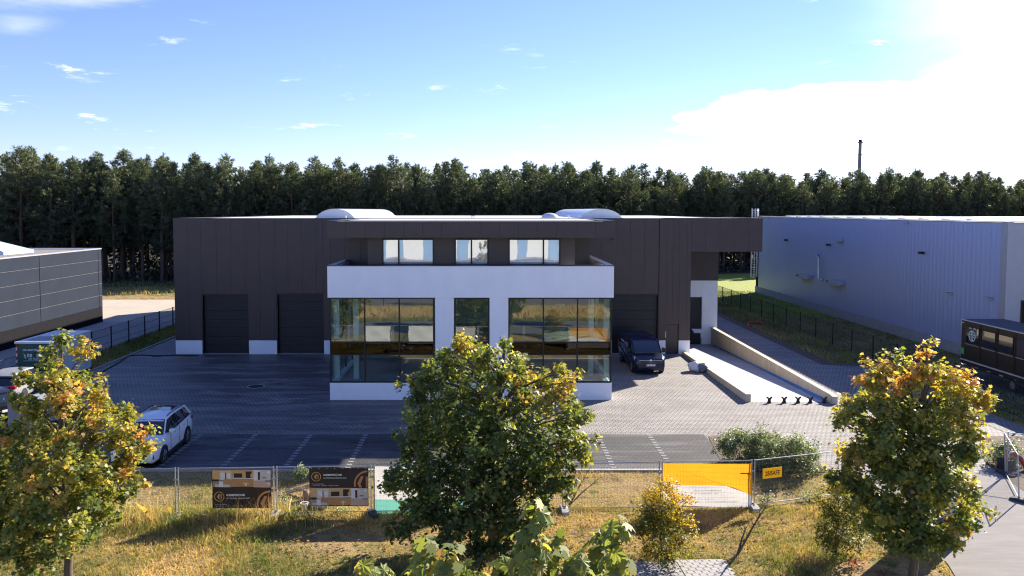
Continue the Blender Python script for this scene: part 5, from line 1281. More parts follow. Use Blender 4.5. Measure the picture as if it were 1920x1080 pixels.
# portable toilet behind the right tree
ta = G(1765, 1036); tb = G(1800, 1021)
M_blueb = mat('blue_plastic', (0.012, 0.13, 0.36), 0.4, var=0.08)
M_greyb = mat('grey_plastic', (0.22, 0.25, 0.30), 0.45, var=0.08)
d = Vector((tb[0]-ta[0], tb[1]-ta[1], 0)); ang = math.atan2(d.y, d.x)
t = thing('portable_toilet', 'blue and grey portable toilet half hidden behind the right tree', 'toilet', (ta[0], ta[1], 0.022), ang)
wT = max(1.0, d.length)
obj('skid', MB().box(-.03, wT+.05, -.03, 1.12, 0, .12), M_footd, t, local=True)
obj('shell', MB().box(0.02, wT, 0.02, 1.08, .121, 1.95, bev=.03), M_blueb, t, local=True)
dr = obj('door', MB().box(.05, wT-.03, -.012, .019, .16, 1.86, bev=.008), M_greyb, t, local=True)
for k in range(4): obj('rib', MB().box(.12+k*(wT-.2)/4, .16+k*(wT-.2)/4, -.028, -.013, .3, 1.1), M_greyb, dr, local=True)
obj('handle', MB().box(wT-.16, wT-.10, -.04, -.013, .95, 1.1), M_footd, dr, local=True)
obj('roof', MB().prism([(-.04, 1.951), (wT+.06, 1.951), (wT-.1, 2.12), (.14, 2.12)], 'y', -.04, 1.12), M_greyb, t, local=True)
obj('vent', MB().tube([(wT*.75, .9, 2.0), (wT*.75, .9, 2.3)], .055, 10), M_whiteprint, t, local=True)
# red barrier by the loose panel
x, y = G(1905, 882)
t = thing('road_barrier', 'red and white curved plastic barrier beside the loose fence panel', 'barrier', (x, y, 0))
obj('arch', MB().tube([(-.35, .1, .42), (-.28, .08, .62), (-.08, .03, .66), (.12, -.03, .50), (.30, -.1, .15), (.34, -.1, .02)], .085, 8), M_redp, t, smooth=50, local=True)
obj('edge', MB().tube([(-.33, .02, .46), (-.27, 0, .70), (-.07, -.05, .745), (.15, -.11, .57), (.36, -.18, .16)], .022, 6), M_whiteprint, t, smooth=50, local=True)
obj('foot', MB().box(-.55, -.15, -.15, .3, .0, .42, bev=.03), M_rubber, t, local=True)
# ground mats
M_matp = mat('mat_plastic', (0.30, 0.29, 0.28), 0.6, var=0.15, vscale=3, bump=0.1)
def ground_mat(px, py, label, rz):
    x, y = G(px, py)
    t = thing('ground_mat', label, 'ground mat', (x, y, 0.0), rz, 'interlocking ground mats')
    wM, lM = 1.36, 1.2
    m = MB().box(0, wM, -lM, 0, .02, .075, bev=.006)
    obj('plate', m, M_matp, t, local=True)
    s = MB()
    for j in range(7):
        for i in range(6):
            xx = .13+i*.21+(.10 if j % 2 else 0); yy = -.10-j*.165
            if xx < wM-.06: s.prism([(xx+.022*math.cos(2*PI*k/8)+.02*(1 if math.sin(2*PI*k/8) < 0 else -1)*.5, yy+.055*math.sin(2*PI*k/8)) for k in range(8)], 'z', .070, .0765)
    obj('slot', s, M_rubber, t, local=True, stuff=True)
    for j in range(7):
        yy = -.18-j*.165
        if yy > -lM: obj('tread_rib', MB().box(.03, wM-.03, yy-.004, yy+.004, .0745, .0785), M_greyp, t, local=True)
    for k in range(5):
        obj('lug', MB().tube([(wM+.02, -.14-k*.23, .03), (wM+.02, -.14-k*.23, .07)], .06, 10), M_matp, t, local=True)
        obj('lug', MB().tube([(-.02, -.14-k*.23, .03), (-.02, -.14-k*.23, .07)], .05, 10), M_rubber, t, local=True)
ground_mat(1180, 1059, 'grey slotted ground mat, the left one of the joined pair', 0.04)
ground_mat(1265, 1054, 'grey slotted ground mat, the right one of the joined pair', 0.03)
# stacked site material seen in the glass: small posts along the far lot on the camera's side
for k in range(9):
    t = thing('fence_post', 'thin dark fence post at the edge of the far lot', 'post', (-22+k*5.5, 0.2, 0), group='posts along the far lot')
    obj('post', MB().tube([(0, 0, 0), (0, 0, 1.9)], .05, 8), M_trim, t, local=True); obj('cap', MB().tube([(0, 0, 1.9), (0, 0, 1.93)], .06, 8), M_trim, t, local=True)
# ================================================================== leaves and grass
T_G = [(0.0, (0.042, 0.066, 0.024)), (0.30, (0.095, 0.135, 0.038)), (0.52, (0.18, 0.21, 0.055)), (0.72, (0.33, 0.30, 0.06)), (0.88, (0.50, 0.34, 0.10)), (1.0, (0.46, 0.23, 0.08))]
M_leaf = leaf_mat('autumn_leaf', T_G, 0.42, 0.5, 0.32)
M_leafy = leaf_mat('yellow_leaf', [(0.0, (0.04, 0.055, 0.015)), (0.35, (0.085, 0.10, 0.02)), (0.65, (0.26, 0.22, 0.02)), (1.0, (0.50, 0.33, 0.03))], 0.45)
M_shrub = leaf_mat('shrub_leaf', [(0.0, (0.06, 0.095, 0.045)), (0.5, (0.16, 0.21, 0.11)), (1.0, (0.28, 0.33, 0.18))], 0.3, 0.5)
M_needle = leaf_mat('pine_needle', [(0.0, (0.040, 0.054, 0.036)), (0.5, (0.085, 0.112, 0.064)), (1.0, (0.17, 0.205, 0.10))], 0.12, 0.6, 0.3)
M_bark = mat('bark', (0.11, 0.085, 0.06), 0.9, var=0.35, vscale=9, bump=0.8, bscale=20, stretch=(1, 1, .25))
M_pbark = mat('pine_bark', (0.085, 0.060, 0.045), 0.9, var=0.35, vscale=3, stretch=(1, 1, .2))
M_twig = mat('twig', (0.10, 0.075, 0.055), 0.85, var=0.2)
# a five lobed leaf, creased along its midrib
LV = np.array([(0, -.50, 0), (.10, -.34, .02), (.46, -.30, .10), (.28, -.08, .05), (.52, .12, .12), (.22, .16, .04), (.20, .30, .05), (0, .56, -.03), (-.20, .30, .05), (-.22, .16, .04), (-.52, .12, .12), (-.28, -.08, .05), (-.46, -.30, .10), (-.10, -.34, .02)])
LS = np.array([(0, -.5, 0), (.20, -.18, .06), (.24, .14, .07), (0, .55, -.04), (-.24, .14, .07), (-.20, -.18, .06)])
def frames(nrm, rng):
    n = nrm/np.linalg.norm(nrm, axis=1, keepdims=True)
    r = rng.normal(size=n.shape); a = np.cross(n, r); a /= np.linalg.norm(a, axis=1, keepdims=True)+1e-9
    return a, np.cross(n, a), n
def leaves_mesh(name, pos, nrm, size, tone, m, shape=LV):
    a, b, n = frames(nrm, RNG); k = len(shape)
    V = pos[:, None, :] + size[:, None, None]*(a[:, None, :]*shape[None, :, 0:1] + b[:, None, :]*shape[None, :, 1:2] + n[:, None, :]*shape[None, :, 2:3])
    return fast_mesh(name, V.reshape(-1, 3), k, m, tone)
def curve(p, q, sag=0.0, n=4):
    p, q = Vector(p), Vector(q); out = []
    for k in range(n+1):
        u = k/n; w = p.lerp(q, u); w.z += sag*math.sin(PI*u)*(p-q).length + 0; out.append(w)
    return out
def tree(name, label, cat, base, blobs, Y0, ax_px, nleaf, lsize, m_leaf, trunk_r, tone0, tone_amp, depth=0.9, shape=LV, group=None, multi=False, bark=None, fork=0.35):
    """blobs: (px, py, radius px, extra autumn tone) - clumps measured on the sight lines at the tree's own distance, then given depth"""
    bx, by = base; bark = bark or M_bark
    t = thing(name, label, cat, (bx, by, 0), group=group)
    cl = []
    for px, py, r, au in blobs:
        x, z = P(px, py, Y0); R = r/scale_at(Y0, z)
        ax = P(ax_px, py, Y0)[0]
        off = abs(x-ax); cl.append((Vector((x, Y0, z)), R, au))
    H = max(c.z+R for c, R, a in cl); X_ = max(abs(c.x-bx)+R for c, R, a in cl)
    full = []
    for c, R, au in cl:
        # crown is round: push each clump to the near or far side, the more the closer it is to the axis
        room = math.sqrt(max(0.0, (X_*depth)**2-(c.x-bx)**2))*min(1, (H-c.z)/(H*0.5)+.25)
        for s in ((-.55, .55) if R > .35 else (0.0,)):
            full.append((Vector((c.x, c.y+s*room*random.uniform(.5, 1.1), c.z+random.uniform(-.12, .12))), R*.88, au))
    top = Vector((P(ax_px, 600, Y0)[0], Y0, H-0.5)) if False else max(cl, key=lambda q: q[0].z)[0]
    # trunk
    spine = [Vector((bx, by, -0.05))]
    n = 9
    for k in range(1, n+1):
        u = k/n; p = Vector((bx, by, 0)).lerp(top, u**1.0); p.x += .06*math.sin(k*1.7)*H*.12; p.y += .05*math.cos(k*2.1)*H*.12; p.z = top.z*u; spine.append(p)
    spine[0].x = bx; 
    tr = MB(); tr.tube(spine, [trunk_r*(1-.88*k/n) for k in range(n+1)], 9)
    obj('trunk', tr, bark, t, smooth=60)
    br = MB()
    for c, R, au in full:
        u = max(.18, min(.92, (c.z-R*.8)/top.z-.12)); k = u*n; i = int(k); p = spine[i].lerp(spine[min(i+1, n)], k-i)
        L = (c-p).length; br.tube(curve(p, c, .10, 5), [trunk_r*.30*(1-.16*j) for j in range(6)], 5, cap=False)
        for j in range(5):
            e = c+Vector((random.gauss(0, 1), random.gauss(0, 1), random.gauss(0, .8))).normalized()*R*.85
            br.tube(curve(c.lerp(p, .15), e, .08, 3), [trunk_r*.07, trunk_r*.055, trunk_r*.04, trunk_r*.02], 4, cap=False)
    obj('branches', br, bark, t, stuff=True)
    wts = np.array([R**2.0 for c, R, au in full]); wts /= wts.sum()
    Ps = []; Ns = []; Ts = []
    for (c, R, au), w in zip(full, wts):
        nl = int(nleaf*w); nt = max(3, nl//26)
        d = RNG.normal(size=(nt, 3)); d /= np.linalg.norm(d, axis=1, keepdims=True)
        rad = R*RNG.random(nt)**.5*.84; far_ = RNG.random(nt) < .22; rad[far_] = R*RNG.uniform(.95, 1.6, far_.sum()); tips = np.array(c)+d*rad[:, None]*np.array([1, 1, .88])
        idx = RNG.integers(0, nt, nl); sp = max(.085, R*.135)
        pos = tips[idx]+RNG.normal(size=(nl, 3))*sp
        pos[:, 2] -= .3*sp
        nrm = d[idx]*.55+np.array([0, 0, .75])+RNG.normal(size=(nl, 3))*.55
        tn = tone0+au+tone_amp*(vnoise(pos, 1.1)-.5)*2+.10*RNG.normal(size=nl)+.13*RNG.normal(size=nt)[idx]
        Ps.append(pos); Ns.append(nrm); Ts.append(tn)
    pos = np.concatenate(Ps); nrm = np.concatenate(Ns); tn = np.clip(np.concatenate(Ts), 0, 1)
    ok = pos[:, 2] > .08; pos, nrm, tn = pos[ok], nrm[ok], tn[ok]
    sz = lsize*RNG.uniform(.65, 1.25, len(pos))
    loc = np.array([bx, by, 0.0])
    me = leaves_mesh('crown', pos-loc, nrm, sz, tn, m_leaf, shape)
    o = obj('crown', me, None, t); o['kind'] = 'stuff'
    return t
def foot(px, py): return G(px, py)
bL = foot(128, 1088)
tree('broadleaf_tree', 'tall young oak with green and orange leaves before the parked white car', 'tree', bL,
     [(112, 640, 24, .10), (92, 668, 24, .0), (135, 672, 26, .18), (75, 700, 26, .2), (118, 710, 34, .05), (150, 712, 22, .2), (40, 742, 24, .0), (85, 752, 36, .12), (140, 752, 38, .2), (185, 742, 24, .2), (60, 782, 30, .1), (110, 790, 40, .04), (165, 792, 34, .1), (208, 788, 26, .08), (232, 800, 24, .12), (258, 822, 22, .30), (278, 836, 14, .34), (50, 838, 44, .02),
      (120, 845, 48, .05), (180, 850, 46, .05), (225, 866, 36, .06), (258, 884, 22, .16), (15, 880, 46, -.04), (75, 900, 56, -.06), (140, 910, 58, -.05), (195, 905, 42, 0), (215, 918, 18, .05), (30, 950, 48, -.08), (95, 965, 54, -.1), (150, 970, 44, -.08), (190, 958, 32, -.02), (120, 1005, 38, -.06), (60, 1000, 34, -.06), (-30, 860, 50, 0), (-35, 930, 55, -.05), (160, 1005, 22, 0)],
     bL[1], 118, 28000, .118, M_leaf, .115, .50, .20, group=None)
bC = foot(918, 1052)
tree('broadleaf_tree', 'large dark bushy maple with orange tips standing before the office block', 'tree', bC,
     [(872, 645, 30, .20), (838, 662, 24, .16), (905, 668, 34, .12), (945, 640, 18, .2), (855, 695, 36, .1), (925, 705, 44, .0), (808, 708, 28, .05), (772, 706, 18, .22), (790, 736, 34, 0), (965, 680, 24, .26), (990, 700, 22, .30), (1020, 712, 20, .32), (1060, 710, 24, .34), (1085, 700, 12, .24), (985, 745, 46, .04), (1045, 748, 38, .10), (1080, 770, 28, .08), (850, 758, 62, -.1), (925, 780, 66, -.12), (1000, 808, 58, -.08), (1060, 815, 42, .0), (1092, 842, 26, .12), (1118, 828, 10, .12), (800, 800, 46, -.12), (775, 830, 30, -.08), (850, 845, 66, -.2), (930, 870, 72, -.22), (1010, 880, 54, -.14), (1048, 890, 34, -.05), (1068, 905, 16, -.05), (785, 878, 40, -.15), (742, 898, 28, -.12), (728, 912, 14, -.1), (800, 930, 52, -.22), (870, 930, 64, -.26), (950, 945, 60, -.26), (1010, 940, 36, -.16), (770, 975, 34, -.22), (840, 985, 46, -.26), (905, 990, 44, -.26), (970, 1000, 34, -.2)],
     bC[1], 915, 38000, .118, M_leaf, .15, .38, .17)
bR = foot(1708, 1096)
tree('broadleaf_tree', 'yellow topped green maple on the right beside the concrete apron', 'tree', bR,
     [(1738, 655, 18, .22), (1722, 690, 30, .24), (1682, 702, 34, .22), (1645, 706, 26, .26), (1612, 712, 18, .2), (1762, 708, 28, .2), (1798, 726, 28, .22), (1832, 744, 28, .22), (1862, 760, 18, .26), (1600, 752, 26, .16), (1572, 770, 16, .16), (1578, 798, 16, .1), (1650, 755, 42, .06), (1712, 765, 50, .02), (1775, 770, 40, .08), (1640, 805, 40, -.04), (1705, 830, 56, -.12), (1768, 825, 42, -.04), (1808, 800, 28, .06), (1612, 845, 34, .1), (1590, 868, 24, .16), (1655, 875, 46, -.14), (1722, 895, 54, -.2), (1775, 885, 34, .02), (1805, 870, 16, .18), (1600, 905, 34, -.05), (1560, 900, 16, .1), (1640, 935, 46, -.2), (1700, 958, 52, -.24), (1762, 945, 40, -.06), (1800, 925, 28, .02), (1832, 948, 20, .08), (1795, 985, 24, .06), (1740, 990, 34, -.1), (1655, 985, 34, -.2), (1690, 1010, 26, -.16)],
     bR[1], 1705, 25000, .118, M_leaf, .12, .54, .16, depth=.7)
b = foot(1240, 1052)
tree('bush', 'yellow green bush in front of the orange banner', 'bush', b,
     [(1238, 905, 16, .2), (1222, 922, 20, .1), (1262, 920, 22, .28), (1285, 935, 18, .34), (1240, 945, 30, 0), (1212, 955, 24, -.15), (1268, 960, 24, .05), (1300, 938, 8, .4), (1232, 985, 34, -.15), (1265, 995, 26, .05), (1288, 990, 16, .3), (1205, 990, 22, -.2), (1240, 1022, 30, -.2), (1216, 1020, 20, -.2), (1264, 1022, 16, 0)],
     b[1], 1242, 9000, .075, M_leafy, .03, .54, .2, shape=LS)
b = foot(1566, 1048)
tree('bush', 'dark bush with yellow tips touching the left side of the right maple', 'bush', b,
     [(1576, 905, 18, .15), (1556, 922, 20, .25), (1540, 942, 18, .2), (1590, 935, 26, -.05), (1562, 955, 30, -.1), (1595, 975, 30, -.2), (1556, 990, 30, -.15), (1585, 1010, 28, -.25), (1562, 1025, 22, -.2)],
     b[1], 1570, 6500, .075, M_leafy, .03, .34, .2, shape=LS)
# low shrubs
def shrub(label, px, py, blobs, n, ls, t0=.5, mm=None):
    b = foot(px, py); return tree('shrub', label, 'shrub', b, blobs, b[1], px, n, ls, mm or M_shrub, .02, t0, .2, shape=LS)
shrub('pale green shrub in the bed beside the parking bays, nearest them', 1385, 868, [(1392, 808, 13, .05), (1385, 818, 20, 0), (1408, 818, 18, 0), (1365, 836, 24, 0), (1402, 835, 24, .05), (1352, 832, 14, .1), (1378, 858, 20, -.1), (1405, 858, 20, -.1)], 7000, .085)
shrub('broad green shrub in the middle of the bed behind the yellow sign', 1440, 878, [(1435, 828, 22, 0), (1465, 832, 20, .05), (1425, 860, 24, -.1), (1455, 865, 24, -.1), (1410, 868, 14, -.1)], 7000, .085)
shrub('green shrub at the bed end next to the right maple', 1502, 886, [(1490, 834, 22, .05), (1515, 844, 20, 0), (1482, 866, 22, -.1), (1508, 872, 22, -.1), (1530, 876, 14, 0)], 6000, .085)
shrub('leafy shrub in the far right bed behind the red barrier', 1880, 872, [(1872, 840, 14, .1), (1892, 838, 14, .1), (1865, 858, 16, 0), (1890, 858, 18, 0), (1908, 852, 14, 0)], 2600, .09)
shrub('small shrub with thin shoots behind the fence beside the right brown banner', 563, 905, [(563, 872, 7, .2), (556, 882, 8, .1), (572, 880, 8, .1), (563, 892, 9, 0)], 420, .085)
shrub('low weed tuft under the right brown banner', 645, 962, [(640, 955, 8, .2), (655, 956, 7, .2), (650, 962, 6, .1)], 380, .06, .7)
shrub('green weed patch left of the lath pile behind the fence', 530, 946, [(528, 938, 9, .2), (540, 940, 8, .1), (534, 946, 8, .1)], 420, .06, .7)
shrub('grey green weed clump right of the orange banner', 1432, 944, [(1425, 935, 10, 0), (1442, 936, 10, 0), (1434, 944, 9, -.1)], 520, .06, .5)
shrub('weed clump by the foot of the swung fence panel', 1520, 940, [(1512, 934, 9, .1), (1528, 936, 8, .2)], 360, .06, .6)
shrub('low plant with red leaves in the grass by the right maple', 1612, 1062, [(1600, 1054, 9, 0), (1620, 1058, 9, 0)], 260, .07, .5, leaf_mat('red_leaf', [(0, (.25, .03, .01)), (1, (.5, .10, .02))], .4))
# leafless sapling leaning right, and a grey bare bush by the middle tree
def bare(label, base, tops, r, name='sapling', cat='sapling'):
    t = thing(name, label, cat, (base[0], base[1], 0)); mb = MB(); Y = base[1]
    for px, py, dy in tops:
        x, z = P(px, py, Y); e = Vector((x, Y+dy, z)); p = Vector((base[0], Y, 0)); mid = p.lerp(e, .5)+Vector((random.uniform(-.06, .06), random.uniform(-.06, .06), .06))
        mb.tube([p, mid, e], [r, r*.7, r*.25], 6)
        for k in range(7):
            u = random.uniform(.4, .95); q = p.lerp(e, u); mb.tube([q, q+Vector((random.uniform(-.25, .3), random.uniform(-.2, .2), random.uniform(.05, .3)))], [r*.3, r*.12], 4)
    obj('stem', mb, M_twig, t); return t
bare('bare leaning sapling in the golden grass left of the right bush', foot(1383, 1040), [(1440, 950, .1), (1425, 958, -.1), (1402, 990, .1)], .035)
bare('bare grey bush right of the big middle maple', foot(1070, 945), [(1095, 868, .1), (1110, 880, .3), (1080, 872, .2), (1128, 890, -.1), (1060, 880, -.2), (1100, 900, .3), (1120, 905, .1)], .014, 'bush', 'bush')

# ------------- the maple right below the camera: only its top shoots reach into view
NY = 7.2
t = thing('broadleaf_tree', 'nearest maple, its top shoots of big leaves rising at the bottom edge', 'tree', (0.35, NY, 0))
sc = scale_at(NY, 7.2)
shoots = [((985, 1085), (1005, 925), 26), ((1010, 1080), (1060, 985), 13), ((1000, 1090), (980, 1000), 13), ((800, 1120), (800, 985), 22), ((820, 1110), (845, 1010), 14), ((850, 1120), (890, 1050), 13), ((690, 1140), (688, 1045), 18), ((715, 1140), (712, 1060), 9), ((1120, 1120), (1128, 985), 20), ((1150, 1120), (1160, 960), 13), ((1080, 1110), (1085, 1030), 18), ((940, 1120), (940, 1045), 17), ((1010, 1130), (1020, 1040), 20), ((905, 1140), (905, 1070), 12), ((780, 1140), (775, 1050), 12), ((1060, 1140), (1050, 1060), 20), ((1130, 1130), (1120, 1050), 18), ((1165, 1140), (1165, 1050), 9), ((860, 1160), (865, 1085), 16), ((1000, 1160), (980, 1090), 18)]
tr = MB(); tr.tube([(0.35, NY, -.05), (0.38, NY, 2.0), (0.33, NY+.05, 4.2), (0.36, NY, 6.2)], [.16, .13, .09, .05], 10); obj('trunk', tr, M_bark, t, smooth=60)
br = MB(); LP = []; LN = []; LSz = []; LT = []
for (p0, p1, n) in shoots:
    dy = random.uniform(-.35, .45); Yb = NY+dy
    x0, z0 = P(*p0, Yb); x1, z1 = P(*p1, Yb); a = Vector((x0, Yb, z0)); e = Vector((x1, Yb+random.uniform(-.1, .1), z1-.06))
    root = Vector((.36+.5*(x0-.36)*.4, NY, 5.2+random.uniform(-.6, .6)))
    br.tube(curve(root, a, -.03, 4), [.028, .024, .020, .016, .013], 6); br.tube(curve(a, e, .05, 4), [.013, .011, .009, .007, .004], 5)
    for k in range(int(n*2.3)):
        u = random.random()**.8; q = a.lerp(e, u); ang = random.uniform(0, 2*PI); rr = random.uniform(.05, .19)*(1.15-.5*u)
        q = q+Vector((math.cos(ang)*rr, math.sin(ang)*rr, random.uniform(-.10, .05)))
        LP.append(q); LN.append(Vector((math.cos(ang)*.7, math.sin(ang)*.7-.1, .8))+Vector((random.gauss(0, .3), random.gauss(0, .3), random.gauss(0, .2)))); LSz.append(random.uniform(.105, .205))
        LT.append(min(.95, max(.22, random.gauss(.48, .07) + (.32 if random.random() < .13 else 0))))
obj('branches', br, M_twig, t, stuff=True)
order = sorted(range(len(LP)), key=lambda i: -LSz[i])
tones = [.28, .36, .44, .52, .62, .80]
protos = []
shape2 = np.array([(0, -.5, -.02), (.08, -.32, .02), (.40, -.40, -.10), (.30, -.20, .0), (.56, -.02, -.12), (.34, .06, -.01), (.40, .26, -.08), (.16, .24, .02), (0, .60, -.16), (-.16, .24, .02), (-.40, .26, -.08), (-.34, .06, -.01), (-.56, -.02, -.12), (-.30, -.20, .0), (-.40, -.40, -.10), (-.08, -.32, .02)])
for tv in tones:
    V = []; n_ = len(shape2)    # fan of triangles round the midrib
    for i in range(n_): V += [(0, -.05, .05), tuple(shape2[i]), tuple(shape2[(i+1) % n_])]
    protos.append(fast_mesh('leaf', np.array(V), 3, M_leaf, np.full(n_, tv)))
for i in order[:295]:
    k = min(range(6), key=lambda j: abs(tones[j]-LT[i]))
    nv = LN[i].normalized(); q = nv.to_track_quat('Z', 'Y') @ Quaternion((0, 0, 1), random.uniform(0, 6.28))
    inst('leaf', protos[k], t, LP[i], q.to_euler(), (LSz[i],)*3)
rest = order[295:]
pp = np.array([LP[i] for i in rest]); nn_ = np.array([LN[i] for i in rest])
# lower crown, out of the frame but standing there (it shows in the glass)
nl = 5000; d_ = RNG.normal(size=(nl, 3)); d_ /= np.linalg.norm(d_, axis=1, keepdims=True)
low = np.array([.3, NY, 4.5])+d_*np.array([1.7, 1.5, 1.75])*(RNG.random((nl, 1))**.4); keepm = low[:, 2] < 6.0-0.35*np.abs(low[:, 0]-.3)
low = low[keepm]; d_ = d_[keepm]
pos = np.concatenate([pp, low]); nr = np.concatenate([nn_, d_*.5+np.array([0, 0, .8])+RNG.normal(size=low.shape)*.4])
sz = np.concatenate([np.array([LSz[i] for i in rest]), RNG.uniform(.1, .18, len(low))]); tn = np.concatenate([np.array([LT[i] for i in rest]), np.clip(.36+.1*RNG.normal(size=len(low)), 0, 1)])
o = obj('crown', leaves_mesh('crown', pos-np.array([.35, NY, 0]), nr, sz, tn, M_leaf, shape2), None, t); o['kind'] = 'stuff'

# ------------- grass: separate blades, long and golden or short and green
M_grass = leaf_mat('grass_blade', [(0.0, (0.11, 0.155, 0.04)), (0.32, (0.25, 0.27, 0.09)), (0.52, (0.44, 0.34, 0.14)), (0.75, (0.56, 0.43, 0.20)), (1.0, (0.66, 0.48, 0.24))], 0.2, 0.7, 0.15)
def blades(n, x0, x1, y0, y1, hmin, hmax, w, tfun, hfun=None, mask=None):
    p = np.zeros((n, 3)); p[:, 0] = RNG.uniform(x0, x1, n); p[:, 1] = RNG.uniform(y0, y1, n)
    if mask is not None: p = p[mask(p)]
    n = len(p); h = RNG.uniform(hmin, hmax, n)
    if hfun is not None: h = h*hfun(p)
    ok = h > .03; p, h = p[ok], h[ok]; n = len(p)
    a = RNG.uniform(0, 2*PI, n); s = np.stack([np.cos(a), np.sin(a), np.zeros(n)], 1); ln = RNG.normal(size=(n, 3))*.35; ln[:, 2] = 1; ln += np.array([-.10, -.12, 0])
    wv = (w*RNG.uniform(.6, 1.4, n))[:, None]
    tip = p+ln*h[:, None]; mid = p+ln*np.array([.35, .35, 1])*(h*.55)[:, None]
    V = np.stack([p-s*wv, p+s*wv, mid+s*wv*.7, tip, mid-s*wv*.7], 1)
    return V.reshape(-1, 3), np.clip(tfun(p)+RNG.normal(size=n)*.12, 0, 1)
def vn2(p, s): return vnoise(np.stack([p[:, 0], p[:, 1], np.zeros(len(p))], 1), s)
apx = np.array(ap[:10])
def apron_mask(p):
    # keep off the concrete apron on the right
    xb = np.interp(p[:, 1], apx[::1, 1][np.argsort(apx[:, 1])], apx[:, 0][np.argsort(apx[:, 1])])
    return p[:, 0] < xb-.05
def tone_v(p): return .43+.9*(vn2(p, .33)-.5)+.55*(vn2(p, 1.4)-.5)+.3*(vn2(p, 4.0)-.5)+.05*np.clip(p[:, 0]/8, -.5, 1)
def h_v(p):
    # tall dry stand along the fence on the left, trodden patches elsewhere
    tall = np.exp(-((p[:, 1]-24.3)/1.0)**2)*np.clip((-5.2-p[:, 0])/2, 0, 1)*.9
    return .42+.9*vn2(p, .7)**2*1.3+tall - .35*np.clip(1.6-((p[:, 0]+2.5)**2/9+(p[:, 1]-23)**2/3), 0, 1)
def soil_m(p): return apron_mask(p) & (((p[:, 0]-bR[0]+.3)/1.6)**2+((p[:, 1]-bR[1]-.3)/1.2)**2 > .8+.5*vn2(p, 1.5))
mx0, my0 = G(1180, 1059); mx1 = G(1265, 1054)[0]+1.45
def mats_m(p): return soil_m(p) & ~((p[:, 0] > mx0-.05) & (p[:, 0] < mx1) & (p[:, 1] < my0+.15) & (p[:, 1] > my0-1.3))
V1, t1 = blades(165000, -19, 19, 19.0, 25.6, .06, .19, .0065, tone_v, h_v, mats_m)
def tone_b(p): return .36+.5*(vn2(p, .5)-.5)*1.6+.15*(vn2(p, 2)-.5)
V2, t2 = blades(38000, -24, 14.5, 25.3, YK-.18, .05, .15, .006, tone_b, lambda p: .25+1.1*vn2(p, .8)**1.5, lambda p: p[:, 0] < 13)
V3, t3 = blades(900, -17, -5.2, 23.6, 25.2, .5, 1.0, .005, lambda p: np.full(len(p), .78))
V = np.concatenate([V1, V2, V3]); tt = np.concatenate([t1, t2, t3])
me = fast_mesh('grass', V, 5, M_grass, tt); o = bpy.data.objects.new('grass', me); C.objects.link(o); o['kind'] = 'stuff'; tag(o, 'dry golden and green grass on the verge before the fence', 'grass')
Vm, tm = blades(60000, -45, 45, 2.6, 10.4, .3, .7, .014, lambda p: .74+.3*(vn2(p, .4)-.5), lambda p: .6+.6*vn2(p, .5))
Vn, tn_ = blades(26000, -32, 32, 10.0, 11.6, .08, .25, .015, lambda p: np.full(len(p), .22))
me = fast_mesh('meadow', np.concatenate([Vm, Vn]), 5, M_grass, np.concatenate([tm, tn_])); o = bpy.data.objects.new('meadow', me); C.objects.link(o); o['kind'] = 'stuff'; tag(o, 'tall golden meadow grass across the street', 'grass')
# rough grass along the two boundary fences and the forest edge
Vs = []; ts = []
for (n, x0, x1, y0, y1, hh_) in ((9000, -27.4, -24.9, 34, 73, .3), (9000, 22.5, 25.5, 50, 98, .3), (11000, 25.8, 32.4, 49, 95, .22), (5000, 24.8, 28.4, 31, 47, .2), (7000, -60, -18, 90, 106, .6)):
    a_, b_ = blades(n, x0, x1, y0, y1, hh_*.4, hh_, .02, lambda p: .2+.5*(vn2(p, .4)-.4)); Vs.append(a_); ts.append(b_)
me = fast_mesh('rough_grass', np.concatenate(Vs), 5, M_grass, np.concatenate(ts)); o = bpy.data.objects.new('rough_grass', me); C.objects.link(o); o['kind'] = 'stuff'; tag(o, 'dark rough grass along the boundary fences', 'grass')
# fallen leaves under the trees
n = 2600; p = np.zeros((n, 3)); p[:, 0] = RNG.uniform(-14, 16, n); p[:, 1] = RNG.uniform(19.5, 25, n); p[:, 2] = .05
okk = apron_mask(p); p = p[okk]
me = leaves_mesh('fallen_leaves', p, RNG.normal(size=p.shape)*.3+np.array([0, 0, 1]), RNG.uniform(.06, .12, len(p)), RNG.uniform(.6, 1, len(p)), leaf_mat('dead_leaf', [(0, (.2, .13, .05)), (.6, (.24, .14, .05)), (1, (.34, .19, .06))], .1, .9, .1))
o = bpy.data.objects.new('fallen_leaves', me); C.objects.link(o); o['kind'] = 'stuff'; tag(o, 'scattered brown fallen leaves on the verge', 'leaves')

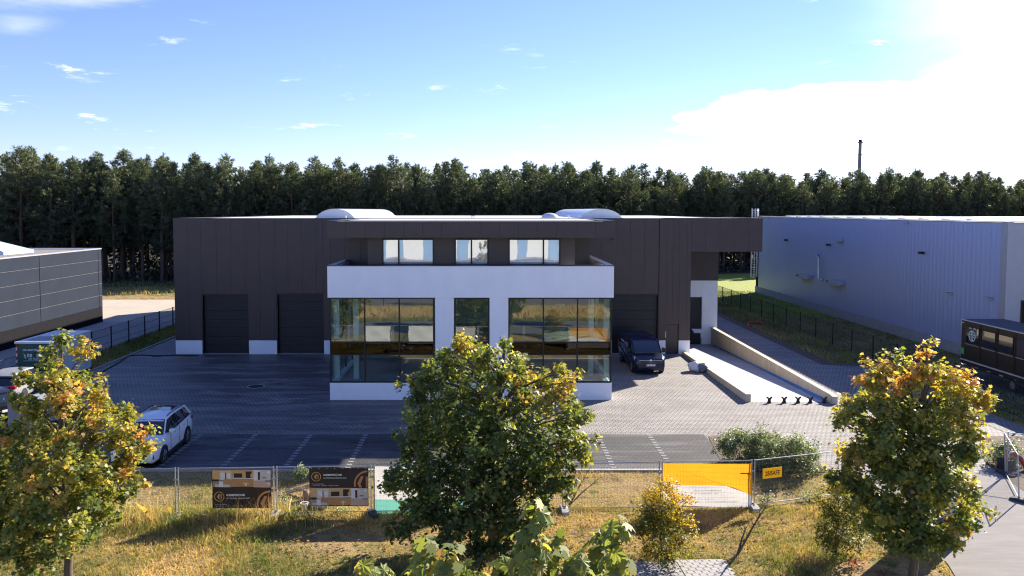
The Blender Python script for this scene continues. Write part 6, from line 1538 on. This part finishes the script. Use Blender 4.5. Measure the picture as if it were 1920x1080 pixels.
# ------------- pine wood behind everything
def pine_variant(seed):
    R = np.random.default_rng(seed); H = 17.0; V = []; T = []
    lean = R.normal(size=2)*.25
    lowz = R.uniform(.26, .42)*H
    br = MB(); br.tube([(0, 0, 0), (lean[0]*.3, lean[1]*.3, H*.35), (lean[0]*.7, lean[1]*.7, H*.7), (lean[0], lean[1], H*.97)], [.19, .16, .10, .02], 7)
    tufts = []
    z = lowz; wmax = R.uniform(2.1, 3.0)
    while z < H*.985:
        u = (z-lowz)/(H-lowz)
        rad = wmax*(min(1, .55+u*2.2) if u < .25 else (1-((u-.25)/.75)**1.35)*1.0+.10)
        nb = int(R.integers(5, 8))
        for k in range(nb):
            a = R.uniform(0, 2*PI); L = rad*R.uniform(.55, 1.15); up = .10+.55*u
            base = np.array([lean[0]*z/H, lean[1]*z/H, z]); d = np.array([math.cos(a), math.sin(a), up*R.uniform(.5, 1.3)])
            tip = base+d*L
            if k % 2 == 0: br.tube([base, base+d*L*.5, tip], [.035, .022, .008], 3, cap=False)
            m_ = max(2, int(L*4.0))
            for j in range(m_):
                f = .35+.65*(j+R.random())/m_; q = base+d*L*f+R.normal(size=3)*.14
                tufts.append((q, d, u))
            # shoot tip standing up
            tufts.append((tip+np.array([0, 0, .2]), np.array([d[0]*.3, d[1]*.3, 1.0]), u))
        z += R.uniform(.36, .60)*(1.15-.35*u)
    for zz in np.linspace(H*.93, H+.2, 5): tufts.append((np.array([lean[0], lean[1], zz]), np.array([0, 0, 1.6]), 1.0))
    for q, d, u in tufts:
        dn = d/np.linalg.norm(d); nn = 11; s = R.uniform(.24, .40)
        v = R.normal(size=(nn, 3))*.62+dn*.75+np.array([0, 0, .35]); v /= np.linalg.norm(v, axis=1, keepdims=True)
        side = np.cross(v, R.normal(size=(nn, 3))); side /= np.linalg.norm(side, axis=1, keepdims=True)
        w = s*.17
        V.append(np.stack([q-side*w*.5, q+side*w*.5, q+v*s*R.uniform(.8, 1.3, (nn, 1))+side*w*.35, q+v*s*R.uniform(.9, 1.3, (nn, 1))-side*w*.35], 1).reshape(-1, 3))
        T.append(np.clip(.10+.80*u**1.3+R.normal()*.16+R.normal(size=nn)*.08, 0, 1))  # needle tone lightens with height: light on the tops put into the colour
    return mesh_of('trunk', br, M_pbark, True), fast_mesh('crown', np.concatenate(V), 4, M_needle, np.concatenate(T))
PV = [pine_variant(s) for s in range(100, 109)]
PR = random.Random(5)
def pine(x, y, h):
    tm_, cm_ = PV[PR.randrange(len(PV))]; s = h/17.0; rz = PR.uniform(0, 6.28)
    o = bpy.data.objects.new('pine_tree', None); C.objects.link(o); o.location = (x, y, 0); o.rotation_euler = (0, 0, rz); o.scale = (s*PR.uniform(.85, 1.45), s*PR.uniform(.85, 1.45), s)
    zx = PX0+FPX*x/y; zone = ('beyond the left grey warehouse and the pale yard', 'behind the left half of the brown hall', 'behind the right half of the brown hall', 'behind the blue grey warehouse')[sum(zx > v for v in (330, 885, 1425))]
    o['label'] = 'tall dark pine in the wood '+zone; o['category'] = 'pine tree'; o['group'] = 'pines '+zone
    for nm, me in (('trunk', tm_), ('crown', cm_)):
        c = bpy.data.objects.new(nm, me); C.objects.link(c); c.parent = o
def edge(x): return 110.0 + (x+33)*0.23
def hgt(x): return 17.0 - (x+61)*0.0085
spots = []
cnt = 0
for row_, (off, step) in enumerate(((0, 2.9), (2.6, 2.95), (5.4, 2.95), (8.4, 3.0), (11.6, 3.0))):
    x = -70 + (row_ % 2)*1.2
    while x < 104 and cnt < 299:
        xx = x+PR.uniform(-1.5, 1.5); y = edge(xx)+off+PR.uniform(-1.4, 1.4)
        pine(xx, y, hgt(xx)*PR.choice((PR.uniform(.78, .92), PR.uniform(.92, 1.02), PR.uniform(.96, 1.08)))+off*.02); cnt += 1; x += step*PR.uniform(.88, 1.12)
# the depth of the wood beyond, as one mass
def merged_wood():
    co = []; 
    for tm_, cm_ in PV[:4]:
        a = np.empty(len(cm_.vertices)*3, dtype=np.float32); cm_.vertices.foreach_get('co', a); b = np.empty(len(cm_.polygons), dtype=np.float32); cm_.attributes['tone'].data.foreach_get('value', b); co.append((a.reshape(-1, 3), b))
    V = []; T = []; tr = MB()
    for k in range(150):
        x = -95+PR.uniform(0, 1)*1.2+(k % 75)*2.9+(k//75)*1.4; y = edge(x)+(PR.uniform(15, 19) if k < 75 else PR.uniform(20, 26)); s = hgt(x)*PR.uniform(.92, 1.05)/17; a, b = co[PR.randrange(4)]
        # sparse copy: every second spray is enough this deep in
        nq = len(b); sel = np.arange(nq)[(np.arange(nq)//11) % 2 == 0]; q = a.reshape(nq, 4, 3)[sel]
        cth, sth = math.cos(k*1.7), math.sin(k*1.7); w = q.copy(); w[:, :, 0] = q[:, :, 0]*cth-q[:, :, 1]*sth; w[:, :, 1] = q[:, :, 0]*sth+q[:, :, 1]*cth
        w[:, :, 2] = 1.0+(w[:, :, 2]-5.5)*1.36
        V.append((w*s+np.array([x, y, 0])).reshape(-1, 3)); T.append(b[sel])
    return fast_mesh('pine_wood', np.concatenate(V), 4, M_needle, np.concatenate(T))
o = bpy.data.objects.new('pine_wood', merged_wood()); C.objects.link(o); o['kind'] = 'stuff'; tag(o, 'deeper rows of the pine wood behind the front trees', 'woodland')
mb = MB()
for k in range(230):
    x = PR.uniform(-95, 115); y = edge(x)+PR.uniform(13, 60); mb.tube([(x, y, 0), (x+PR.uniform(-.2, .2), y, 9)], [.18, .13], 5, cap=False)
o = obj('wood_trunks', mb, M_pbark); o['kind'] = 'stuff'; tag(o, 'bare trunks deep inside the pine wood', 'woodland')
# undergrowth at the wood's foot
n = 34000; p = np.zeros((n, 3)); p[:, 0] = RNG.uniform(-90, 115, n); p[:, 1] = 110+(p[:, 0]+33)*.23+RNG.uniform(-2.5, 30, n)
deep = np.clip((p[:, 1]-110-(p[:, 0]+33)*.23-3)/14, 0, 1); p[:, 2] = RNG.random(n)**(1.5-.6*deep)*(2.0+5.5*deep)*(.4+vn2(p, .15)*1.2)
me = leaves_mesh('undergrowth', p, RNG.normal(size=p.shape)+np.array([0, 0, .6]), RNG.uniform(.3, .6, n)*(1+.8*deep), np.clip(.1+.2*RNG.normal(size=n), 0, 1), M_needle, LS)
o = bpy.data.objects.new('undergrowth', me); C.objects.link(o); o['kind'] = 'stuff'; tag(o, 'dark undergrowth at the foot of the pine wood', 'undergrowth')
